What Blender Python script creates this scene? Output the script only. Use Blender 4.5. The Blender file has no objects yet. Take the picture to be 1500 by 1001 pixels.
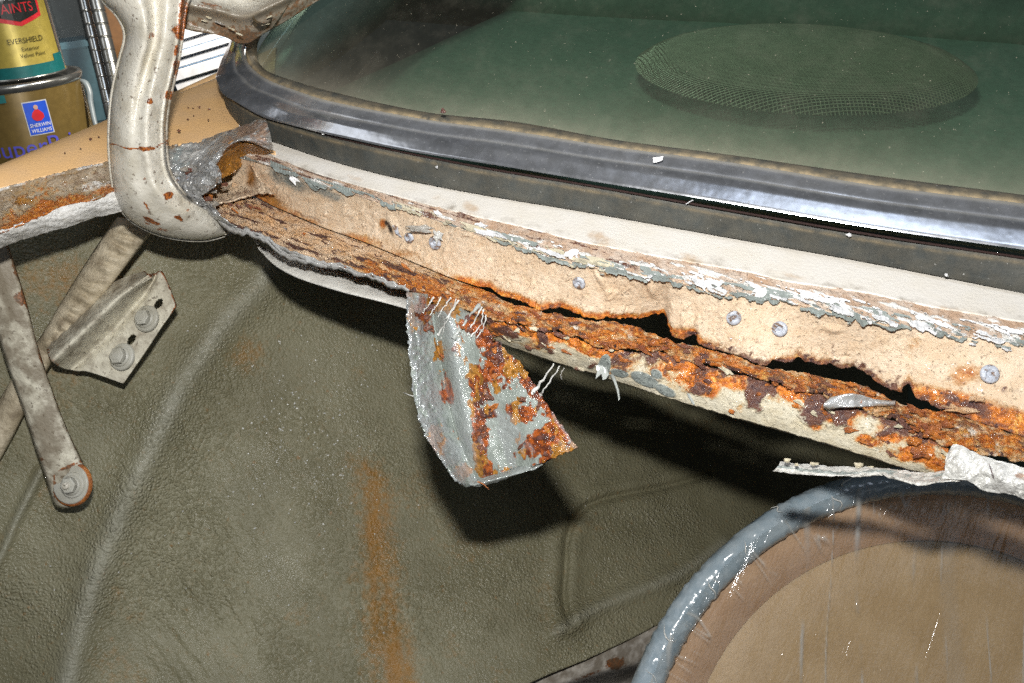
import bpy, bmesh, math, random
import numpy as np
from mathutils import Vector, Matrix

# ------------------------------------------------------------------ camera frame
random.seed(4)
rng = np.random.default_rng(4)
scene = bpy.context.scene
FPX, CX, CY = 1350.0, 750.0, 500.5
PITCH, YAW = math.radians(35), math.radians(31)
sp, cp, sa, ca = math.sin(PITCH), math.cos(PITCH), math.sin(YAW), math.cos(YAW)
F = np.array([-sa*cp, ca*cp, -sp])            # car frame: X to the right, Y to the front of the car, Z up
R = np.array([ca, sa, 0.0])
U = np.cross(R, F)
CAM = -0.62*(F + (100/FPX)*U)
cam_d = bpy.data.cameras.new('camera'); cam = bpy.data.objects.new('camera', cam_d)
scene.collection.objects.link(cam); scene.camera = cam
cam.matrix_world = Matrix(((R[0], U[0], -F[0], CAM[0]), (R[1], U[1], -F[1], CAM[1]), (R[2], U[2], -F[2], CAM[2]), (0, 0, 0, 1)))
cam_d.sensor_width = 36; cam_d.lens = 36*FPX/1500; cam_d.clip_start = .02; cam_d.clip_end = 60

# ------------------------------------------------------------------ world, lamps, exposure
w = bpy.data.worlds.new('World'); scene.world = w; w.use_nodes = True
bg = w.node_tree.nodes['Background']; bg.inputs[0].default_value = (.9, .95, 1, 1); bg.inputs[1].default_value = .022
scene.view_settings.view_transform = 'Standard'; scene.view_settings.look = 'None'
scene.view_settings.exposure = .06; scene.view_settings.gamma = 1
scene.cycles.use_denoising = False
scene.cycles.max_bounces = 8; scene.cycles.transparent_max_bounces = 12
scene.cycles.caustics_reflective = False; scene.cycles.caustics_refractive = False
scene.cycles.sample_clamp_indirect = 2; scene.cycles.sample_clamp_direct = 0

def look(o, loc, tgt):
    o.location = loc
    d = Vector(tgt) - Vector(loc)
    o.rotation_euler = d.to_track_quat('-Z', 'Y').to_euler()
def area(name, loc, tgt, sx, sy, power, col):
    l = bpy.data.lights.new(name, 'AREA'); l.shape = 'RECTANGLE'; l.size = sx; l.size_y = sy; l.energy = power; l.color = col
    o = bpy.data.objects.new(name, l); scene.collection.objects.link(o); look(o, loc, tgt); return o
fl = CAM + .105*U - .012*R + .0*F
area('camera_flash', fl, fl + F*.7 + .05*U, .034, .018, 7.6, (1, .985, .95))
area('garage_doorway', (2.3, -1.15, .55), (.2, .1, 0), 1.5, .8, 2.5, (.80, .89, 1))
area('trim_reflection_lamp', (.72, -.12, 2.0), (.72, -.12, 0), 1.5, .46, 11.0, (.74, .84, 1))  # added lamp overhead, placed so the chrome trim's lower right reflects it

area('added_fill_lamp', tuple(CAM+np.array([-1.7, -.6, 1.1])), (-.3, .1, .05), 1.3, .7, 4.2, (.93, .96, 1))  # added lamp behind the camera: weak fill, reflections in left chrome and arm
# ------------------------------------------------------------------ maths helpers
def at(px, py, d):
    px = np.asarray(px, float); py = np.asarray(py, float); d = np.asarray(d, float)
    return CAM + d[..., None]*(F + ((px-CX)/FPX)[..., None]*R + ((CY-py)/FPX)[..., None]*U)
def zdep(px, py, z):
    py = np.asarray(py, float)
    return (np.asarray(z, float)-CAM[2])/(F[2] + (CY-py)/FPX*U[2])
def onz(px, py, z):
    return at(px, py, zdep(px, py, z) + 0*np.asarray(px, float))
def hsh(ix, iy, iz, s):
    n = (ix*374761393 + iy*668265263 + iz*2147483647 + s*974711) & 0xffffffff
    n = ((n ^ (n >> 13))*1274126177) & 0xffffffff
    n = ((n ^ (n >> 15))*2246822519) & 0xffffffff
    return ((n ^ (n >> 16)) & 0xffff)/65535.0
def vnoise(x, y, z=0.0, s=0):
    x, y, z = np.broadcast_arrays(np.asarray(x, float), np.asarray(y, float), np.asarray(z, float))
    ix, iy, iz = (np.floor(v).astype(np.int64) for v in (x, y, z))
    fx, fy, fz = x-ix, y-iy, z-iz
    fx, fy, fz = (v*v*(3-2*v) for v in (fx, fy, fz))
    def c(a, b, d): return hsh(ix+a, iy+b, iz+d, s)
    l = lambda a, b, t: a+(b-a)*t
    if not np.any(z):
        return l(l(c(0,0,0), c(1,0,0), fx), l(c(0,1,0), c(1,1,0), fx), fy)
    return l(l(l(c(0,0,0), c(1,0,0), fx), l(c(0,1,0), c(1,1,0), fx), fy),
             l(l(c(0,0,1), c(1,0,1), fx), l(c(0,1,1), c(1,1,1), fx), fy), fz)
def fbm(x, y, oct=4, s=0, g=.5):
    t, a, n = 0, 1, 0
    for k in range(oct):
        t = t + a*vnoise(np.asarray(x)*2**k+17.3*k, np.asarray(y)*2**k-9.1*k, 0.0, s+k); n += a; a *= g
    return t/n                                    # 0..1
def sst(a, b, v):
    t = np.clip((v-a)/(b-a), 0, 1); return t*t*(3-2*t)
def gsm(y, s):
    if s <= 0: return y
    k = np.exp(-.5*(np.arange(-3*s, 3*s+1)/s)**2); k /= k.sum()
    return np.convolve(np.pad(y, int(3*s), 'edge'), k, 'valid')
def rowx(pts, xs, s=6):
    p = np.array(pts, float)
    return gsm(np.interp(xs, p[:, 0], p[:, 1]), s)
def cr(pts, n, t=None):                           # Catmull-Rom through matched control points
    p = np.array(pts, float); k = len(p)
    t = np.linspace(0, k-1, n) if t is None else np.asarray(t)
    i = np.clip(np.floor(t).astype(int), 0, k-2); f = (t-i)[:, None]
    g = lambda j: p[np.clip(j, 0, k-1)]
    a, b, c, d = g(i-1), g(i), g(i+1), g(i+2)
    return .5*(2*b + (c-a)*f + (2*a-5*b+4*c-d)*f*f + (3*b-a-3*c+d)*f**3)
def blobs(X, Y, lst):
    m = np.zeros_like(X, float)
    for b in lst:
        x, y, rx, ry = b[:4]; an = math.radians(b[4] if len(b) > 4 else 0); st = b[5] if len(b) > 5 else 1
        dx, dy = X-x, Y-y
        u = (dx*math.cos(an)+dy*math.sin(an))/rx; v = (-dx*math.sin(an)+dy*math.cos(an))/ry
        m = np.maximum(m, st*np.clip(1.25-np.sqrt(u*u+v*v)*.75, 0, 1))
    return m
def normals(P):
    du = np.gradient(P, axis=0); dv = np.gradient(P, axis=1)
    n = np.cross(du, dv); n /= (np.linalg.norm(n, axis=2, keepdims=True)+1e-12)
    s = np.sign(((CAM-P)*n).sum(2, keepdims=True)); s[s == 0] = 1
    s = 1 if s.mean() >= 0 else -1
    return n*s

# ------------------------------------------------------------------ object helpers
def link(o, parent=None):
    scene.collection.objects.link(o)
    if parent is not None: o.parent = parent
    return o
def tag(o, label=None, cat=None, group=None, kind=None):
    if label: o['label'] = label
    if cat: o['category'] = cat
    if group: o['group'] = group
    if kind: o['kind'] = kind
    return o
def thing(name, label, cat, group=None):
    o = bpy.data.objects.new(name, None); o.empty_display_size = .02; link(o); return tag(o, label, cat, group)
def mesh(name, V, faces, m, parent=None, smooth=True, attrs=None, th=0):
    me = bpy.data.meshes.new(name)
    V = np.asarray(V, float).reshape(-1, 3)
    if isinstance(faces, np.ndarray):
        nf, k = faces.shape
        me.vertices.add(len(V)); me.vertices.foreach_set('co', V.ravel())
        me.loops.add(nf*k); me.loops.foreach_set('vertex_index', faces.ravel().astype(np.int32))
        me.polygons.add(nf); me.polygons.foreach_set('loop_start', np.arange(0, nf*k, k, dtype=np.int32))
        try: me.polygons.foreach_set('loop_total', np.full(nf, k, dtype=np.int32))
        except Exception: pass
    else:
        me.from_pydata([tuple(v) for v in V], [], [tuple(f) for f in faces])
    me.update(calc_edges=True); me.validate()
    if attrs:
        for k, a in attrs.items():
            me.attributes.new(k, 'FLOAT', 'POINT').data.foreach_set('value', np.asarray(a, np.float32).ravel())
    me.polygons.foreach_set('use_smooth', np.full(len(me.polygons), smooth))
    me.materials.append(m)
    o = bpy.data.objects.new(name, me); link(o, parent)
    if th:
        md = o.modifiers.new('thickness', 'SOLIDIFY'); md.thickness = th; md.offset = -1
    return o
def gfaces(nu, nv, keep=None, wrap=False):
    i = np.arange(nu-1 if not wrap else nu)[:, None]; j = np.arange(nv-1)[None]
    i2 = (i+1) % nu
    f = np.stack([i*nv+j, i2*nv+j, i2*nv+j+1, i*nv+j+1], -1).reshape(-1, 4)
    if keep is not None: f = f[keep[:f.shape[0]] if keep.ndim == 1 else keep.reshape(-1)]
    return f
def grid(name, P, m, parent=None, attrs=None, th=0, keep=None, smooth=True):
    nu, nv = P.shape[:2]
    N = normals(P)
    f = gfaces(nu, nv, keep)
    # orient the faces to the side that the normals look to
    a, b, c = P.reshape(-1, 3)[f[:, 0]], P.reshape(-1, 3)[f[:, 1]], P.reshape(-1, 3)[f[:, 2]]
    s = (np.cross(b-a, c-a)*N.reshape(-1, 3)[f[:, 0]]).sum(1).mean()
    if s < 0: f = f[:, ::-1].copy()
    return mesh(name, P.reshape(-1, 3), f, m, parent, smooth, attrs, th)
def tube(name, pts, r, m, parent=None, n=10, caps=True):
    V, f = tube_vf(pts, r, n, caps); return mesh(name, V, f, m, parent)
def tube_vf(pts, r, n=10, caps=True, base=0):
    pts = np.asarray(pts, float); k = len(pts); r = np.broadcast_to(np.asarray(r, float), (k,))
    T = np.gradient(pts, axis=0); T /= np.linalg.norm(T, axis=1, keepdims=True)+1e-12
    ref = np.array([.3, .2, 1.0]); 
    A = np.cross(T, ref); A /= np.linalg.norm(A, axis=1, keepdims=True)+1e-12; B = np.cross(T, A)
    an = np.linspace(0, 2*math.pi, n, endpoint=False)
    V = (pts[:, None]+r[:, None, None]*(np.cos(an)[None, :, None]*A[:, None]+np.sin(an)[None, :, None]*B[:, None])).reshape(-1, 3)
    f = [(base+i*n+j, base+(i+1)*n+j, base+(i+1)*n+(j+1) % n, base+i*n+(j+1) % n) for i in range(k-1) for j in range(n)]
    if caps: f += [tuple(base+j for j in range(n))[::-1], tuple(base+(k-1)*n+j for j in range(n))]
    return V, f
def frame(n, up=(0, 0, 1)):
    n = np.asarray(n, float); n = n/np.linalg.norm(n)
    a = np.cross(up, n); a /= np.linalg.norm(a)+1e-12
    return a, np.cross(n, a), n
def lathe(name, prof, loc, n, m, parent=None, seg=28, smooth=True):
    a, b, c = frame(n); an = np.linspace(0, 2*math.pi, seg, endpoint=False)
    prof = np.array(prof, float)
    V = np.asarray(loc)+prof[:, 0][:, None, None]*(np.cos(an)[None, :, None]*a+np.sin(an)[None, :, None]*b)+prof[:, 1][:, None, None]*c
    k = len(prof)
    f = [(i*seg+j, i*seg+(j+1) % seg, (i+1)*seg+(j+1) % seg, (i+1)*seg+j) for i in range(k-1) for j in range(seg)]
    return mesh(name, V.reshape(-1, 3), f, m, parent, smooth)
def box(name, o, ax, ay, az, m, parent=None, bev=0.0015):
    bm = bmesh.new(); bmesh.ops.create_cube(bm, size=1)
    M = np.stack([ax, ay, az], 1)
    for v in bm.verts: v.co = Vector(np.asarray(o)+M@np.array(v.co))
    if bev: bmesh.ops.bevel(bm, geom=bm.edges[:], offset=bev, segments=2, affect='EDGES')
    bmesh.ops.recalc_face_normals(bm, faces=bm.faces[:])
    me = bpy.data.meshes.new(name); bm.to_mesh(me); bm.free(); me.materials.append(m)
    return link(bpy.data.objects.new(name, me), parent)

# ------------------------------------------------------------------ materials
class G:
    def __init__(s, name):
        s.m = bpy.data.materials.new(name); s.m.use_nodes = True; s.t = s.m.node_tree
        s.b = s.t.nodes['Principled BSDF']; s.out = s.t.nodes['Material Output']
        s.co = s.t.nodes.new('ShaderNodeTexCoord').outputs['Object']
    def n(s, typ, ins=None, **kw):
        nd = s.t.nodes.new(typ)
        for k, v in kw.items(): setattr(nd, k, v)
        for k, v in (ins or {}).items(): s.put(nd.inputs[k], v)
        return nd
    def put(s, sock, v):
        if hasattr(v, 'is_linked') or isinstance(v, bpy.types.NodeSocket): s.t.links.new(v, sock)
        elif isinstance(v, (tuple, list)) and len(v) == 3 and sock.type == 'RGBA': sock.default_value = (*v, 1)
        else: sock.default_value = v
    def noise(s, scale, detail=5, rough=.6, co=None, dist=0):
        return s.n('ShaderNodeTexNoise', {'Vector': co or s.co, 'Scale': scale, 'Detail': detail, 'Roughness': rough, 'Distortion': dist}).outputs['Fac']
    def math(s, op, a, b=0.0, clamp=False):
        return s.n('ShaderNodeMath', {0: a, 1: b}, operation=op, use_clamp=clamp).outputs[0]
    def ramp(s, v, lo, hi):
        return s.n('ShaderNodeMapRange', {0: v, 1: lo, 2: hi, 3: 0.0, 4: 1.0}, interpolation_type='SMOOTHSTEP').outputs[0]
    def mix(s, f, a, b, mode='MIX'):
        nd = s.n('ShaderNodeMix', data_type='RGBA', blend_type=mode)
        s.put(nd.inputs[0], f); s.put(nd.inputs[6], a); s.put(nd.inputs[7], b); return nd.outputs[2]
    def attr(s, name): return s.n('ShaderNodeAttribute', attribute_name=name).outputs['Fac']
    def bump(s, h, dist, strength=1.0):
        return s.n('ShaderNodeBump', {'Height': h, 'Distance': dist, 'Strength': strength}).outputs[0]
    def set(s, **kw):
        for k, v in kw.items(): s.put(s.b.inputs[k.replace('_', ' ')], v)
        return s.m

def crust(name, c1, c2, bump=.0006, rough=.55, fine=700, soft=.10, gloss=.5, wn=(.8, .55)):
    """old painted steel: base coat, then rust, dark scale, grey primer, pale flakes and amber sealant by masks"""
    g = G(name)
    n1 = g.noise(70, 6, .65); n2 = g.noise(260, 6, .7); n3 = g.noise(fine, 4, .7)
    col = g.mix(g.ramp(n1, .35, .65), c1, c2)
    col = g.mix(g.math('MULTIPLY', g.ramp(n2, .52, .7), .45), col, tuple(v*.55 for v in c1))
    col = g.mix(g.math('MULTIPLY', g.ramp(n3, .56, .72), .28), col, (c1[0]*.5, c1[1]*.42, c1[2]*.36))
    rgh = g.math('ADD', rough-.15, g.math('MULTIPLY', n2, .3))
    jit = g.math('SUBTRACT', g.math('ADD', g.math('MULTIPLY', n2, .6), g.math('MULTIPLY', n3, .4)), .5)
    for a, ca_, cb_, rr, amp in (('pale', (.80, .79, .76), (.66, .64, .60), .45, .5), ('primer', (.24, .265, .245), (.17, .19, .18), .4, .5),
                             ('amber', (.42, .17, .02), (.20, .075, .012), .25, .8), ('rust', (.70, .23, .030), (.34, .085, .016), .34, 1.1),
                             ('dark', (.075, .036, .033), (.15, .065, .04), .38, 1.0), ('hole_shade', (.012, .008, .006), (.03, .018, .012), .7, .6)):
        if a == 'rust': col = g.mix(g.math('MULTIPLY', g.ramp(g.math('ADD', g.attr(a), g.math('MULTIPLY', jit, 1.1)), .22, .5), .7), col, (.46, .29, .11))
        f = g.ramp(g.math('ADD', g.attr(a), g.math('MULTIPLY', jit, amp)), .5-soft, .5+soft)
        cc = g.mix(g.ramp(n2, .38, .62), ca_, cb_)
        if a == 'rust':
            cc = g.mix(g.ramp(n1, .56, .72), cc, g.mix(g.ramp(n3, .4, .6), (.11, .035, .018), (.22, .08, .035)))
            cc = g.mix(g.ramp(g.noise(140, 5, .7), .56, .66), cc, (.78, .40, .09))
        col = g.mix(f, col, cc)
        m1 = g.math('MULTIPLY', f, rr); rgh = g.math('ADD', m1, g.math('MULTIPLY', g.math('SUBTRACT', 1.0, f), rgh))
    h = g.math('ADD', g.math('MULTIPLY', n2, wn[0]), g.math('ADD', g.math('MULTIPLY', n3, wn[1]), g.math('MULTIPLY', g.ramp(g.noise(430, 3, .6), .62, .72), -.5)))
    nrm = g.bump(h, bump*3)
    wet = g.ramp(g.noise(90, 5, .7), .50, .62)
    rgh = g.math('MULTIPLY', rgh, g.math('SUBTRACT', 1.0, g.math('MULTIPLY', wet, gloss)))
    g.set(Coat_Weight=g.math('MULTIPLY', wet, gloss*.8), Coat_Roughness=.12)
    return g.set(Base_Color=col, Roughness=rgh, Normal=nrm)

def paint(name, c, c2, rough=.4, speck=0, speckc=(.12, .05, .02), bump=.0001, scale=30, coat=0, rust=False, lo=.66):
    g = G(name)
    n1 = g.noise(scale, 5, .6); n2 = g.noise(220, 5, .65)
    col = g.mix(g.ramp(n1, .35, .68), c, c2)
    if speck: col = g.mix(g.math('MULTIPLY', g.ramp(n2, lo, lo+.04), speck), col, speckc)
    if rust:
        f = g.ramp(g.math('ADD', g.attr('rust'), g.math('MULTIPLY', g.math('SUBTRACT', n2, .5), 1.2)), .42, .58)
        col = g.mix(f, col, g.mix(g.ramp(g.noise(500), .4, .6), (.42, .12, .02), (.11, .035, .015)))
        col = g.mix(g.math('MULTIPLY', g.ramp(g.math('ADD', g.attr('stain'), g.math('MULTIPLY', g.math('SUBTRACT', g.noise(130, 5, .7), .5), .9)), .25, .8), .6), col, (.46, .27, .11))
        f = g.ramp(g.math('ADD', g.attr('dirt'), g.math('MULTIPLY', g.math('SUBTRACT', g.noise(90), .5), 1.1)), .3, .8)
        col = g.mix(g.math('MULTIPLY', f, .75), col, (.16, .12, .075))
    g.set(Base_Color=col, Roughness=g.math('ADD', rough-.1, g.math('MULTIPLY', n1, .2)), Normal=g.bump(g.noise(400, 4), bump*4))
    if coat: g.set(Coat_Weight=coat, Coat_Roughness=.15)
    return g.m
def flat(name, c, rough=.5, metal=0.0):
    g = G(name); n = g.noise(120, 4)
    return g.set(Base_Color=g.mix(g.ramp(n, .3, .7), c, tuple(v*.82 for v in c)), Roughness=rough, Metallic=metal)

M = {}
M['wall'] = crust('rusted_tan_metal', (.76, .61, .45), (.68, .51, .345), .0005, .48, soft=.24, gloss=.4, fine=950, wn=(.6, .55))
M['crumble'] = crust('crumbling_rust', (.74, .54, .36), (.66, .38, .18), .0011, .36, soft=.16, gloss=.7)
M['lip'] = crust('chipped_cream_paint', (.60, .55, .43), (.55, .48, .34), .0005, .40, gloss=.5)
M['seam'] = crust('dirty_seam', (.44, .29, .19), (.58, .47, .38), .0006, .6)
M['deck'] = paint('cream_car_paint', (.74, .70, .64), (.71, .66, .58), .45, .5, (.5, .38, .24), rust=True)
M['fender'] = paint('lamp_warmed_paint', (.86, .53, .24), (.80, .51, .26), .4, .0, coat=.2)  # off-white paint with the warm lamp light put into its colour
M['arm'] = paint('aged_cream_paint', (.68, .645, .56), (.53, .49, .40), .27, .75, (.10, .06, .035), .00012, 60, rust=True, lo=.605)
M['bar'] = paint('mottled_grey_paint', (.72, .68, .55), (.52, .48, .38), .5, .7, (.10, .075, .05), .00018, 45, rust=True, lo=.6)
M['rib'] = paint('dusty_ribbed_steel', (.60, .52, .38), (.40, .33, .22), .5, .7, (.14, .10, .05), .0003, 45, rust=True)
M['sidegut'] = crust('sealant_smeared_metal', (.46, .38, .28), (.30, .22, .14), .0008, .40, gloss=.7)
M['zinc'] = paint('zinc_rivet', (.48, .51, .57), (.27, .28, .31), .30, .85, (.16, .085, .04), .0002, 220, lo=.54)
M['painted_bolt'] = paint('painted_bolt', (.50, .49, .43), (.40, .38, .31), .4, .5, (.15, .1, .06))
def rubber():
    g = G('dusty_rubber'); n = g.noise(25, 5); n2 = g.noise(500, 3)
    col = g.mix(g.ramp(n, .3, .7), (.028, .034, .034), (.055, .062, .060))
    col = g.mix(g.math('MULTIPLY', g.attr('dust'), g.ramp(g.noise(90), .2, .7)), col, (.34, .26, .15))
    col = g.mix(g.ramp(n2, .70, .76), col, (.5, .5, .48))
    return g.set(Base_Color=col, Roughness=.62, Normal=g.bump(g.noise(200), .0006))
M['rubber'] = rubber()
def chrome():
    g = G('hazy_chrome'); n = g.noise(60, 5); sc = g.noise(450, 4)
    dust = g.math('ADD', g.math('MULTIPLY', g.attr('dust'), .8), g.math('MULTIPLY', g.ramp(sc, .62, .72), .35), True)
    col = g.mix(dust, g.mix(g.ramp(g.noise(85, 5, .7), .3, .7), (.42, .44, .48), (.62, .65, .72)), (.34, .315, .26))
    return g.set(Base_Color=col, Metallic=g.math('SUBTRACT', 1.0, g.math('MULTIPLY', dust, .8)), Roughness=g.math('ADD', g.math('ADD', .06, g.math('MULTIPLY', g.attr('haze'), .10)), g.math('MULTIPLY', g.math('ADD', n, dust), .17)),
                 Normal=g.bump(g.noise(30, 3), .0006))
M['chrome'] = chrome()
def glass():
    g = G('tinted_dusty_glass'); t = g.t
    tr = g.n('ShaderNodeBsdfTransparent', {'Color': (.54, .70, .61)})
    gl = g.n('ShaderNodeBsdfGlossy', {'Roughness': .03, 'Color': (.85, .9, .9)})
    df = g.n('ShaderNodeBsdfDiffuse', {'Color': (.42, .38, .29)})
    fr = g.n('ShaderNodeFresnel', {'IOR': 1.45})
    m1 = g.n('ShaderNodeMixShader', {0: fr.outputs[0], 1: tr.outputs[0], 2: gl.outputs[0]})
    sp_ = g.ramp(g.noise(380, 2), .725, .75)
    d = g.math('ADD', g.math('MULTIPLY', g.attr('dust'), g.math('ADD', .45, g.noise(60, 6, .7))), g.math('MULTIPLY', g.ramp(g.noise(38, 7, .75), .42, .8), .055))
    d = g.math('ADD', g.math('ADD', d, g.math('MULTIPLY', sp_, .5)), .010, True)
    m2 = g.n('ShaderNodeMixShader', {0: d, 1: m1.outputs[0], 2: df.outputs[0]})
    t.links.new(m2.outputs[0], g.out.inputs[0]); return g.m
M['glass'] = glass()
def matmat():
    g = G('grained_vinyl'); 
    wob = g.n('ShaderNodeVectorMath', {0: g.co, 1: g.n('ShaderNodeTexNoise', {'Vector': g.co, 'Scale': 60.0, 'Detail': 3.0}).outputs['Color']}, operation='MULTIPLY_ADD')
    nz = g.n('ShaderNodeTexNoise', {'Vector': g.co, 'Scale': 45.0, 'Detail': 3.0}).outputs['Color']
    sc = g.n('ShaderNodeVectorMath', {0: nz, 'Scale': .012}, operation='SCALE').outputs[0]
    co = g.n('ShaderNodeVectorMath', {0: g.co, 1: sc}, operation='ADD').outputs[0]
    v = g.n('ShaderNodeTexVoronoi', {'Vector': co, 'Scale': 330.0, 'Randomness': 1.0}, feature='F1').outputs['Distance']
    n = g.noise(12, 6, .6); n2 = g.noise(420, 4, .7)
    col = g.mix(g.ramp(n, .3, .7), (.182, .168, .100), (.25, .233, .148))
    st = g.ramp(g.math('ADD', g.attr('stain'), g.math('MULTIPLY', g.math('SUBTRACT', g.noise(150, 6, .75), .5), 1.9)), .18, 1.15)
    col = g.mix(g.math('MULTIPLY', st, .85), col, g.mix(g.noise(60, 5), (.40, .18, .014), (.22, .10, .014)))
    sp_ = g.ramp(g.noise(330, 2), .72, .75)
    col = g.mix(g.math('MULTIPLY', sp_, g.attr('glit')), col, (.75, .74, .7))
    col = g.mix(g.math('MULTIPLY', g.ramp(g.noise(150, 3), .69, .73), .5), col, (.26, .13, .04))
    col = g.mix(g.math('MULTIPLY', g.attr('ridge_sheen'), .75), col, (.42, .42, .36))
    am_ = g.math('ADD', .22, g.math('MULTIPLY', g.ramp(g.noise(9, 3), .35, .65), .75))
    h = g.math('ADD', g.math('MULTIPLY', g.math('MULTIPLY', g.ramp(v, .75, .05), am_), .8), g.math('ADD', g.math('MULTIPLY', n2, .35), g.math('MULTIPLY', g.noise(210, 4, .6), .8)))
    return g.set(Base_Color=col, Roughness=g.math('ADD', .26, g.math('MULTIPLY', g.ramp(g.noise(14, 4), .3, .7), .22)), Normal=g.bump(h, .0018, .9))
M['mat'] = matmat()
def foil(name, c, c2, under=None, rough=.26, bump=.0014):
    g = G(name); n = g.noise(160, 6, .65); n2 = g.noise(40, 5)
    col = g.mix(g.ramp(n2, .35, .65), c, c2)
    for a, k in (('rust', ((.34, .082, .014), (.10, .026, .012))), ('dark', ((.12, .05, .04), (.06, .03, .025))), ('amber', ((.40, .18, .03), (.2, .09, .015))), ('tan', ((.42, .25, .14), (.3, .17, .1))), ('primer', ((.33, .36, .34), (.24, .27, .255)))):
        f = g.ramp(g.math('ADD', g.attr(a), g.math('MULTIPLY', g.math('SUBTRACT', n, .5), 1.2)), .42, .58)
        col = g.mix(f, col, g.mix(g.ramp(g.noise(300, 4), .4, .6), *k))
    met = g.math('MULTIPLY', g.attr('metal'), .5)
    col = g.mix(g.math('MULTIPLY', g.attr('metal'), .5), col, (.62, .64, .66))
    return g.set(Base_Color=col, Roughness=g.math('ADD', rough-.06, g.math('MULTIPLY', n, .2)), Metallic=met, Normal=g.bump(g.math('ADD', n, g.math('MULTIPLY', g.noise(420, 4), .5)), bump))
M['foil'] = foil('crumpled_foil_tape', (.50, .49, .46), (.27, .24, .20), rough=.16)
M['flap'] = foil('rust_spotted_flap', (.30, .335, .31), (.20, .225, .20), rough=.16, bump=.0016)
M['paper'] = foil('peeled_white_skin', (.66, .65, .61), (.56, .545, .50), rough=.34)
M['goo'] = G('grey_sealant').set(Base_Color=(.36, .38, .36), Roughness=.22)
M['string'] = G('pale_sealant_string').set(Base_Color=(.6, .6, .57), Roughness=.3)
M['flake_white'] = flat('white_paint_flake', (.80, .80, .80), .4)
M['flake_grey'] = flat('grey_primer_flake', (.27, .30, .28), .4)
M['flake_rust'] = crust('rust_flake', (.50, .17, .03), (.20, .06, .03), .0006, .4)
M['flake_dark'] = crust('dark_scale', (.10, .05, .045), (.22, .09, .05), .0006, .35)
M['flake_cream'] = flat('cream_paint_flake', (.58, .52, .38), .45)
M['shelf'] = flat('green_grey_shelf', (.25, .34, .26), .8)
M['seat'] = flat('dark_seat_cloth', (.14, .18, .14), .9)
M['pillar'] = flat('pillar_trim', (.42, .46, .40), .5)
M['wire'] = flat('black_wire', (.27, .255, .19), .35, .2)
M['cone'] = flat('dark_cone', (.02, .024, .02), .7)
M['ringtape'] = None

# ------------------------------------------------------------------ trunk mat (large surface)
MATP = [(-60,400,.90),(270,375,.93),(450,440,1.0),(50,800,.90),(400,1000,.94),(700,780,1.0),(1100,760,1.2),(800,1000,.99),(900,600,1.3),(1200,500,1.5),(100,600,.91),(-60,1040,.88),(1300,900,1.2)]
_a = np.array(MATP); _q = lambda x, y: np.stack([np.ones_like(x), x, y, x*y, x*x, y*y], -1)
_c = np.linalg.lstsq(_q(_a[:, 0]/1000, _a[:, 1]/1000), 1/_a[:, 2], rcond=None)[0]
def matdep(x, y): return 1/np.clip(_q(np.asarray(x, float)/1000, np.asarray(y, float)/1000)@_c, .5, 2)
def segdist(X, Y, pl):
    d = np.full(X.shape, 1e9)
    pl = np.array(pl, float)
    for (x0, y0), (x1, y1) in zip(pl[:-1], pl[1:]):
        t = np.clip(((X-x0)*(x1-x0)+(Y-y0)*(y1-y0))/((x1-x0)**2+(y1-y0)**2), 0, 1)
        d = np.minimum(d, np.hypot(X-x0-t*(x1-x0), Y-y0-t*(y1-y0)))
    return d
mat_edge = cr([(640,1080),(770,1001),(870,958),(975,905),(1100,820),(1250,700)], 60)
gx = np.linspace(-80, 1330, 700); gy = np.linspace(300, 1070, 390)
X, Y = np.meshgrid(gx, gy, indexing='ij')
lim = np.interp(X, mat_edge[:, 0], mat_edge[:, 1], left=1100)
Yc = np.minimum(Y, lim)
D = matdep(X, Yc)
rid = cr([(420,330),(385,410),(330,470),(270,560),(215,670),(165,780),(125,890),(95,1010),(80,1080)], 60)
d = segdist(X, Yc, rid)
D = D - .010*np.exp(-(d/25)**2) - .010*np.exp(-(d/70)**2)
ridge_sheen = .8*np.exp(-(d/15)**2)*(.35+.5*fbm(X/40, Yc/40, 3, 3))  # pale sheen along the raised ridge, painted into the mat colour
gr = cr([(1040,695),(980,712),(890,730),(852,748),(832,785),(828,830),(826,880),(835,910)], 50)
d = segdist(X, Yc, gr); D = D + .006*np.exp(-(d/5)**2) - .004*np.exp(-((d-14)/12)**2)
d = segdist(X, Yc, cr([(815,925),(870,893),(930,868),(1000,838),(1060,795)], 40)); D = D - .008*np.exp(-(d/14)**2); ridge_sheen += .35*np.exp(-(d/8)**2)
d = segdist(X, Yc, cr([(60,690),(25,760),(8,800),(-20,860)], 20)); D = D - .006*np.exp(-(d/8)**2); ridge_sheen += .4*np.exp(-(d/5)**2)
d = segdist(X, Yc, cr([(790,470),(650,470),(520,440)], 20)); D = D - .0*d
D = D - .012*(fbm(X/240, Yc/240, 3, 9)-.5) - .0052*(fbm((.57*X+.82*Yc)/46, (.82*X-.57*Yc)/11+.6*fbm(X/50, Yc/50, 2, 15), 2, 12)-.5)*np.exp(-((X-300)/150)**2-((Yc-840)/200)**2)
P = at(X, Yc, D); MATG = D.copy(); MGX, MGY = gx.copy(), gy.copy()
def mat_d(x, y): return MATG[int(np.clip(np.searchsorted(MGX, x), 0, len(MGX)-1)), int(np.clip(np.searchsorted(MGY, y), 0, len(MGY)-1))]
wv = (fbm(X/60, Yc/60, 3, 18)-.5)*40
stain = .95*np.exp(-(np.abs(X+wv-np.interp(Yc, [660,700,800,900,1001], [522,538,552,568,580]))/np.interp(Yc, [660,720,1001], [26,36,46]))**1.7)*sst(630, 695, Yc)*(.55+.8*fbm(X/16, Yc/110, 3, 19))
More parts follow.
